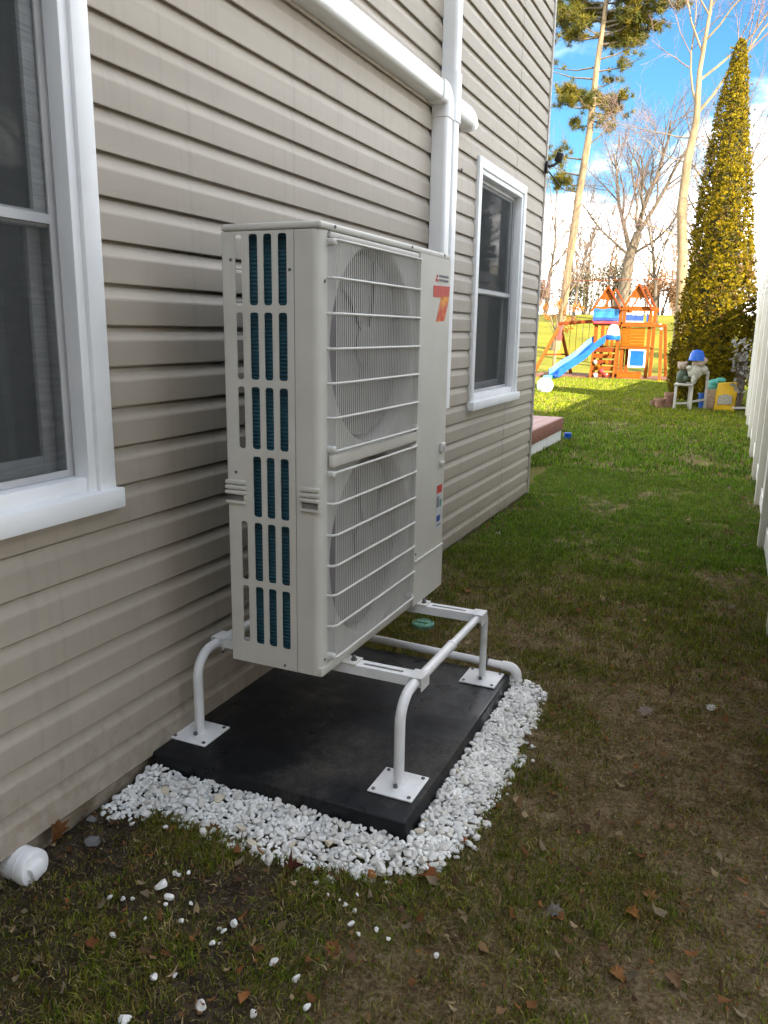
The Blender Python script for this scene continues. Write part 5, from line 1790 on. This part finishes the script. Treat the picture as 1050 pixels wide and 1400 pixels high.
SM = stone_meshes('stone', 16, 1)
tq = MATS['stone'].node_tree
oi = N(tq, 'ShaderNodeObjectInfo'); bq = tq.nodes['Principled BSDF']
sc_ = bq.inputs['Base Color'].links[0].from_socket
vr = N(tq, 'ShaderNodeTexVoronoi'); vr.inputs['Scale'].default_value = 55; tcq = N(tq, 'ShaderNodeTexCoord'); tq.links.new(tcq.outputs['Object'], vr.inputs['Vector'])
spq = N(tq, 'ShaderNodeSeparateColor'); tq.links.new(vr.outputs['Color'], spq.inputs[0])
rnd = math_node(tq, 'FRACT', math_node(tq, 'ADD', oi.outputs['Random'], math_node(tq, 'MULTIPLY', spq.outputs[0], .35)))
tint_ = ramp(tq, rnd, [(0, (1, 1, 1)), (.55, (.95, .94, .92)), (.75, (.80, .79, .77)), (.9, (.90, .84, .72)), (1, (.68, .66, .62))])
mq = N(tq, 'ShaderNodeMix', data_type='RGBA', blend_type='MULTIPLY'); mq.inputs[0].default_value = 1
tq.links.new(sc_, mq.inputs[6]); tq.links.new(tint_, mq.inputs[7]); tq.links.new(mq.outputs[2], bq.inputs['Base Color'])
ST = stone_meshes('stone_tan', 3, 2); SR = stone_meshes('rock_grey', 2, 3)
OUT = [(-.0, 1.648), (.082, 1.627), (.171, 1.686), (.316, 1.675), (.484, 1.671), (.567, 1.656), (.709, 1.655), (.826, 1.687), (.934, 1.738), (1.029, 1.823), (1.052, 1.941), (1.068, 2.065), (1.077, 2.314), (1.074, 2.465), (1.051, 2.653), (1.062, 2.752), (1.02, 3.009), (.907, 3.0), (PAD[1], 2.96), (PAD[1], PAD[2]), (0.0, PAD[2])]


def inside(x, y, poly):
    c = False
    j = len(poly) - 1
    for i in range(len(poly)):
        if (poly[i][1] > y) != (poly[j][1] > y) and x < (poly[j][0] - poly[i][0]) * (y - poly[i][1]) / (poly[j][1] - poly[i][1]) + poly[i][0]:
            c = not c
        j = i
    return c


cand = []
rs = random.Random(77)
grid = {}
tries = 0
while tries < 90000:
    tries += 1
    x = rs.uniform(-.0, 1.12); y = rs.uniform(1.58, 3.06)
    jx, jy = x + rs.gauss(.010 if x > .9 else 0, .017), y + rs.gauss(-.010, .017)
    if not inside(jx, jy, OUT) or (PAD[0] - .01 < x < PAD[1] + .006 and PAD[2] - .006 < y < PAD[3]) or x < .012:
        continue
    r = rs.choice((.0065, .008, .0095, .0115, .0145))
    ok = True
    for gx_ in range(int(x / .03) - 1, int(x / .03) + 2):
        for gy_ in range(int(y / .03) - 1, int(y / .03) + 2):
            for (a, b, c) in grid.get((gx_, gy_), ()):
                if (a - x) ** 2 + (b - y) ** 2 < ((c + r) * .74) ** 2:
                    ok = False
    if not ok: continue
    grid.setdefault((int(x / .03), int(y / .03)), []).append((x, y, r))
    dpad = max(PAD[2] - y, x - PAD[1], 0.0)
    z = float(G(x, y)) + r * .45 + .030 * max(0, 1 - dpad / .17)
    cand.append((x, y, z, r))
cand.sort(key=lambda q: -q[3] / ((q[0] - CAM[0]) ** 2 + q[1] ** 2 + 1.4 ** 2))


def put_stone(q, meshes, label, group, name='pebble'):
    o = bpy.data.objects.new(name, rs.choice(meshes)); COL.objects.link(o)
    o.location = q[:3]; o.rotation_euler = (rs.uniform(-.5, .5), rs.uniform(-.5, .5), rs.uniform(0, 6.28)); o.scale = (q[3],) * 3
    return tag(o, label, 'stone', group)


for i, q in enumerate(cand[:300]):
    tan_ = rs.random() < .05
    put_stone(q, ST if tan_ else SM, 'tan pebble among the white stones edging the black pad' if tan_ else 'white pebble in the stone border edging the black pad', 'tan pebbles in the stone border' if tan_ else 'white pebbles in the stone border')
# the remaining stones and the packed layer below
m = MB()
rest = list(cand[300:])
for k in range(1900):
    q = rs.choice(cand)
    rest.append((q[0] + rs.gauss(0, .008), q[1] + rs.gauss(0, .008), q[2] - .011, .0105))
for q in rest:
    if PAD[0] < q[0] < PAD[1] + .004 and PAD[2] - .004 < q[1] < PAD[3]: continue
    me = rs.choice(SM)
    M_ = Matrix.Translation(q[:3]) @ Matrix.Rotation(rs.uniform(0, 6.28), 4, 'Z') @ Matrix.Rotation(rs.uniform(-.6, .6), 4, 'X') @ Matrix.Scale(q[3], 4)
    m.add([M_ @ v.co for v in me.vertices], [tuple(p.vertices) for p in me.polygons])
m.build('packed_stones', 'stone', smooth=28, kind='stuff', label='packed white stones filling the border around the black pad', cat='stones')

PEB = [(0.085, 1.584), (0.251, 1.628), (0.351, 1.502), (0.398, 1.481), (0.414, 1.479), (0.435, 1.495), (0.404, 1.423), (0.449, 1.396), (0.457, 1.373), (0.513, 1.403), (0.444, 1.31), (0.53, 1.343), (0.363, 1.361), (0.309, 1.336), (0.341, 1.348), (0.414, 1.234), (0.631, 1.36), (0.655, 1.388), (0.645, 1.356), (0.66, 1.319), (0.646, 1.31), (0.589, 1.175), (0.624, 1.198), (0.808, 1.32), (0.879, 1.304), (0.935, 1.249), (0.838, 1.189), (0.732, 1.155), (0.604, 1.064), (0.716, 1.583), (0.763, 1.606), (0.814, 1.58), (0.847, 1.578), (0.868, 1.57), (0.898, 1.564), (0.975, 1.53), (1.139, 1.509), (1.011, 1.515), (0.941, 1.496), (0.911, 1.517), (1.049, 1.977), (1.087, 1.984), (1.082, 2.442), (1.13, 2.482), (0.878, 1.62), (0.151, 1.6)]
BIG = {6: .021, 7: .013, 23: .014, 24: .014, 27: .016, 28: .018, 21: .015, 26: .012, 25: .011, 5: .012, 17: .013, 41: .016}
BIGL = {5: 'white pebble at the right end of the small group below the border', 6: 'largest stray white pebble, in the cluster midway between pipe end and border',
        7: 'second white pebble of the cluster, touching just below the largest', 17: 'white pebble at the upper end of the short slanting row in the left foreground',
        23: 'rounded white pebble alone below the corner row, near bottom centre', 24: 'white pebble just right of the rounded lone one near bottom centre', 25: 'white pebble near the bottom edge, rightmost of the foreground strays',
        26: 'white pebble at the bottom edge between the two larger foreground strays', 27: 'white pebble at the bottom edge, second from left', 28: 'white pebble at the bottom edge, leftmost in the picture',
        21: 'white pebble in the left foreground just above the bottom row', 41: 'white pebble lying clear of the border beside the pad near corner'}
for i, (x, y) in enumerate(PEB):
    r = BIG.get(i, rs.uniform(.006, .0105)) * .78
    o = put_stone((x, y, float(G(x, y)) + r * .7 + .004, r), SM, BIGL.get(i, 'tiny stray white pebble lying in the thin grass outside the stone border'), 'stray pebbles in the grass')
q = put_stone((.101, 1.489, .016, .034), SR, 'grey rock half sunk in soil beside the foundation', None, 'rock'); q.scale = (.028, .020, .022); q.rotation_euler = (0, .1, .5); q.location.z = .006
q = put_stone((.03, 1.565, .012, .02), SR[:1], 'smaller grey rock against the foundation near the stone border', None, 'rock'); q.rotation_euler = (0, 0, 2); q.scale = (.018, .015, .016)

# ---------------------------------------------------------------- fallen leaves
LEAF = [(0, -.5), (.06, -.32), (.26, -.36), (.2, -.2), (.46, -.08), (.26, .0), (.4, .2), (.18, .18), (.16, .36), (.05, .3), (0, .5), (-.05, .3), (-.16, .36), (-.18, .18), (-.4, .2), (-.26, 0), (-.46, -.08), (-.2, -.2), (-.26, -.36), (-.06, -.32)]


def leaf_geo(size, curl, seed):
    r = random.Random(seed)
    vs = [(0, 0, 0)]
    for a, b in LEAF:
        a *= r.uniform(.85, 1.15); b *= r.uniform(.9, 1.1)
        vs.append((a, b, 0))
    out = []
    for (a, b, _) in vs:
        out.append((a * size * (1 - curl * .3 * a * a), b * size, size * (curl * (a * a * 1.6) + .25 * curl * math.sin(b * 5 + seed)) + .002))
    fs = [(0, i, i % len(LEAF) + 1) for i in range(1, len(LEAF) + 1)]
    return out, fs


LV = [(.679, 1.608, .085, (.085, .032, .020), 'dark red brown curled leaf at the near edge of the stones', .9), (1.021, 1.77, .075, (.22, .075, .030), 'orange brown leaf at the outer corner of the stones', .5),
      (1.361, 1.782, .065, (.16, .14, .13), 'grey weathered leaf on bare soil in the right foreground', .35), (1.443, 3.023, .07, (.26, .21, .18), 'pale grey leaf on the worn lawn right of the pad', .4),
      (1.674, 3.149, .05, (.46, .44, .40), 'small whitish leaf near the fence side of the lawn', .3), (.815, 3.432, .09, (.20, .12, .08), 'tan curled leaf on the soil behind the pad', .9),
      (.907, 1.428, .055, (.17, .07, .03), 'brown leaf in the foreground grass below the pad corner', .6), (.015, 1.44, .085, (.12, .05, .018), 'rust brown leaf standing against the foundation', .9),
      (1.541, 1.856, .05, (.24, .11, .03), 'small amber leaf in the right foreground grass', .5), (1.576, 1.938, .055, (.20, .10, .04), 'tan leaf beside the small amber leaf', .5),
      (.389, 1.665, .06, (.13, .07, .03), 'brown leaf tucked under the near edge of the stones', .7), (.27, 1.63, .05, (.14, .07, .03), 'small brown leaf by the stones near the house', .7),
      (.385, 1.2, .05, (.18, .07, .03), 'rust leaf in the left foreground grass', .6), (1.535, 1.637, .05, (.23, .11, .04), 'orange leaf near the bottom right of the lawn', .6),
      (1.652, 1.669, .055, (.17, .10, .05), 'brown leaf at the bottom right by the fence side', .6), (.18, 5.3, .07, (.45, .42, .30), 'pale leaf on the grass below the far window', .5)]
for i, (x, y, s, c, lab, cu) in enumerate(LV):
    vs, fs = leaf_geo(s, cu, i)
    rz = random.Random(i * 3).uniform(0, 6.28)
    tilt = 1.15 if 'standing' in lab else random.Random(i).uniform(-.3, .3)
    M_ = Matrix.Rotation(rz if 'standing' not in lab else 1.5, 3, 'Z') @ Matrix.Rotation(tilt, 3, 'X')
    g0 = float(G(x, y)) + (.006 if 'standing' not in lab else .045)
    v = np.array([tuple(Vector((x, y, g0)) + M_ @ Vector(q)) for q in vs])
    e = bigmesh('fallen_leaf', v, np.array(fs), np.array([c] * len(v)) * rng.uniform(.8, 1.2, (len(v), 1)), 'dead_leaf', kind=None, label=lab, cat='leaf')
    e['group'] = 'fallen leaves on the lawn'

# leaf crumbs, twigs and straw too small to pick apart
vs = []; tr = []; cl_ = []
rl = np.random.default_rng(33)
for k in range(5200):
    if k < 3800:
        x, y = rl.uniform(.0, 1.95), rl.uniform(.9, 4.2)
    elif k < 4500:
        x, y = 1.9 - abs(rl.normal(0, .22)), rl.uniform(1.2, 8)
    elif k < 4900:
        x, y = abs(rl.normal(0, .12)), rl.uniform(1.0, 6.8)
    else:
        x, y = rl.uniform(.0, 1.8), rl.uniform(4, 12)
    if PAD[0] < x < PAD[1] + .01 and PAD[2] < y < PAD[3]: continue
    if inside(x, y, OUT): continue
    s = rl.choice((.004, .006, .009, .013, .018), p=(.3, .3, .22, .12, .06)) * (1.0 if y < 4 else 1.4)
    s *= 1.15; z = float(G(x, y)) + rl.uniform(.008, .03)
    a = rl.uniform(0, 6.28); asp = rl.choice((.2, .45, .7))
    d1 = np.array([math.cos(a), math.sin(a), rl.normal(0, .35)]) * s; d2 = np.array([-math.sin(a), math.cos(a), rl.normal(0, .35)]) * s * asp
    c = np.array([x, y, z]); o = len(vs)
    pts = []
    for q in range(6):
        an = q * math.pi / 3; rr_ = rl.uniform(.45, 1.15)
        pts.append(c + d1 * math.cos(an) * rr_ + d2 * math.sin(an) * rr_ + np.array([0, 0, s * .4 * math.cos(2 * an) * rr_]))
    vs += [c + np.array([0, 0, -s * .1])] + pts
    tr += [(o, o + 1 + q, o + 1 + (q + 1) % 6) for q in range(6)]
    base_ = [(.14, .065, .025), (.17, .10, .05), (.09, .05, .03), (.20, .085, .03), (.16, .125, .08), (.24, .18, .10)][rl.integers(0, 6)]
    cl_ += [tuple(np.array(base_) * rl.uniform(.7, 1.3))] * 7
bigmesh('leaf_litter', np.array(vs), np.array(tr), np.array(cl_), 'dead_leaf', kind='stuff', label='crumbled brown leaf litter strewn through the lawn', cat='leaf litter')


GREENS = np.array([[.10, .145, .012], [.13, .18, .014], [.155, .20, .016], [.08, .115, .014], [.19, .20, .022]])
DULL = np.array([[.17, .165, .028], [.21, .18, .04], [.27, .21, .075], [.34, .27, .13], [.14, .14, .024], [.21, .14, .05]])


def pal(x, y, tf_, r):
    n = len(x)
    g = GREENS[r.integers(0, 5, n)]; d = DULL[r.integers(0, 6, n)]
    k = np.clip(.46 + .45 * sstep(3.0, 5.2, y) + .5 * (fbm(x * 2.2, y * 2.2, 91) - .5) + .25 * (tf_ - .5), .08, .93)
    pick = (r.random(n) < k)[:, None]
    c = np.where(pick, g, d) * r.uniform(.75, 1.25, (n, 1))
    lush = sstep(4.2, 5.5, y)[:, None]
    c = c * (1 + lush * np.array([[-.10, .26, -.1]]))
    far = sstep(10, 16, y)[:, None]
    return c * (1 + far * np.array([[.45, .05, -.25]]))


# ---------------------------------------------------------------- grass
def grass(name, NT, per, xr, yr, hgt, wid, spread, label, seed, flat=False):
    """tufts of blades; each tuft has one hue"""
    r = np.random.default_rng(seed)
    x = r.uniform(*xr, NT); y = r.uniform(*yr, NT)
    tf_ = turfness(x, y)
    clump = fbm(x * 5, y * 5, 71, 3)
    keep = (r.random(NT) < .75) if flat else r.random(NT) < np.clip((tf_ * .9 + .14) * (.15 + 1.9 * np.clip(clump - .28, 0, 1)), 0.03, 1)
    x, y, tf_ = x[keep], y[keep], tf_[keep]
    tc_ = pal(x, y, tf_, r)
    if flat:
        tc_ = np.array([[.20, .145, .065], [.27, .20, .10], [.13, .085, .035], [.33, .26, .15], [.17, .15, .05], [.21, .10, .035]])[r.integers(0, 6, len(x))] * r.uniform(.6, 1.15, (len(x), 1))
    cnt = np.maximum(2, (per * r.uniform(.4, 1.5, len(x)) * (.5 + .6 * np.clip(tf_, 0, 1))).astype(int))
    ti = np.repeat(np.arange(len(x)), cnt)
    x = x[ti] + r.normal(0, spread, len(ti)); y = y[ti] + r.normal(0, spread, len(ti)); tf_ = tf_[ti]
    cc = tc_[ti] * r.uniform(.5, 1.5, (len(ti), 1))
    straw = r.random(len(ti)) < .14
    cc[straw] = np.array([.26, .21, .11]) * r.uniform(.6, 1.1, (straw.sum(), 1))
    keep = ~((x > PAD[0] - .02) & (x < PAD[1] + .02) & (y > PAD[2] - .02) & (y < PAD[3] + .03))
    keep &= ~((x < .012) & (y < YC)); keep &= ~((x < DX1 + .05) & (y > YC - .1) & (y < DY1 + .05))
    keep &= ~((x > 1.915) & (y < 15.8))
    x, y, tf_, cc = x[keep], y[keep], tf_[keep], cc[keep]
    if yr[0] < 3.1:
        ins = np.array([inside(a, b, OUT) for a, b in zip(x, y)])
        x, y, tf_, cc = x[~ins], y[~ins], tf_[~ins], cc[~ins]
    n = len(x)
    z = G(x, y)
    dist = np.sqrt((x - CAM[0]) ** 2 + y ** 2)
    h = hgt * r.uniform(.45, 1.35, n) * (.65 + .5 * np.clip(tf_, 0, 1))
    w = wid * r.uniform(.7, 1.3, n)
    a = r.uniform(0, 2 * np.pi, n)
    lean = np.abs(r.normal(.55, .45, n))
    if flat:
        lean = r.uniform(2.0, 4.5, n); h = h * .22; z = z + r.uniform(0, .006, n)
    la = r.uniform(0, 2 * np.pi, n)
    ld = np.stack([np.cos(la), np.sin(la)], 1)
    b0 = np.stack([x, y, z - .004], 1)
    side = np.stack([np.cos(a) * w / 2, np.sin(a) * w / 2, np.zeros(n)], 1)
    mid = b0.copy(); mid[:, :2] += ld * (h * lean * .35)[:, None]; mid[:, 2] += h * .62
    tip = b0.copy(); tip[:, :2] += ld * (h * lean * 1.05)[:, None]; tip[:, 2] += h * (1 - .28 * np.clip(lean, 0, 3.0))
    v = np.stack([b0 - side, b0 + side, mid + side * .75, mid - side * .75, tip], 1).reshape(-1, 3)
    i0 = np.arange(n) * 5
    t = np.concatenate([np.stack([i0, i0 + 1, i0 + 2], 1), np.stack([i0, i0 + 2, i0 + 3], 1), np.stack([i0 + 3, i0 + 2, i0 + 4], 1)])
    print(name, n)
    return bigmesh(name, v, t, np.repeat(cc, 5, 0), 'blade', kind='stuff', label=label, cat='grass')


grass('lawn_grass_near', 76000, 10, (.0, 2.1), (.75, 3.4), .026, .0033, .012, 'thin patchy grass over bare soil in the foreground', 1)
grass('dead_thatch', 26000, 5, (.0, 2.3), (.75, 5.0), .034, .0030, .03, 'flattened straw and dead grass on the foreground soil', 5, True)
grass('lawn_grass_middle', 44000, 10, (-.1, 1.98), (3.3, 8.5), .034, .0042, .018, 'thicker green lawn beside the far part of the house', 2)
grass('lawn_grass_far', 34000, 9, (-3.6, 2.0), (8.3, 26.2), .05, .013, .05, 'even green lawn leading to the playset', 3)
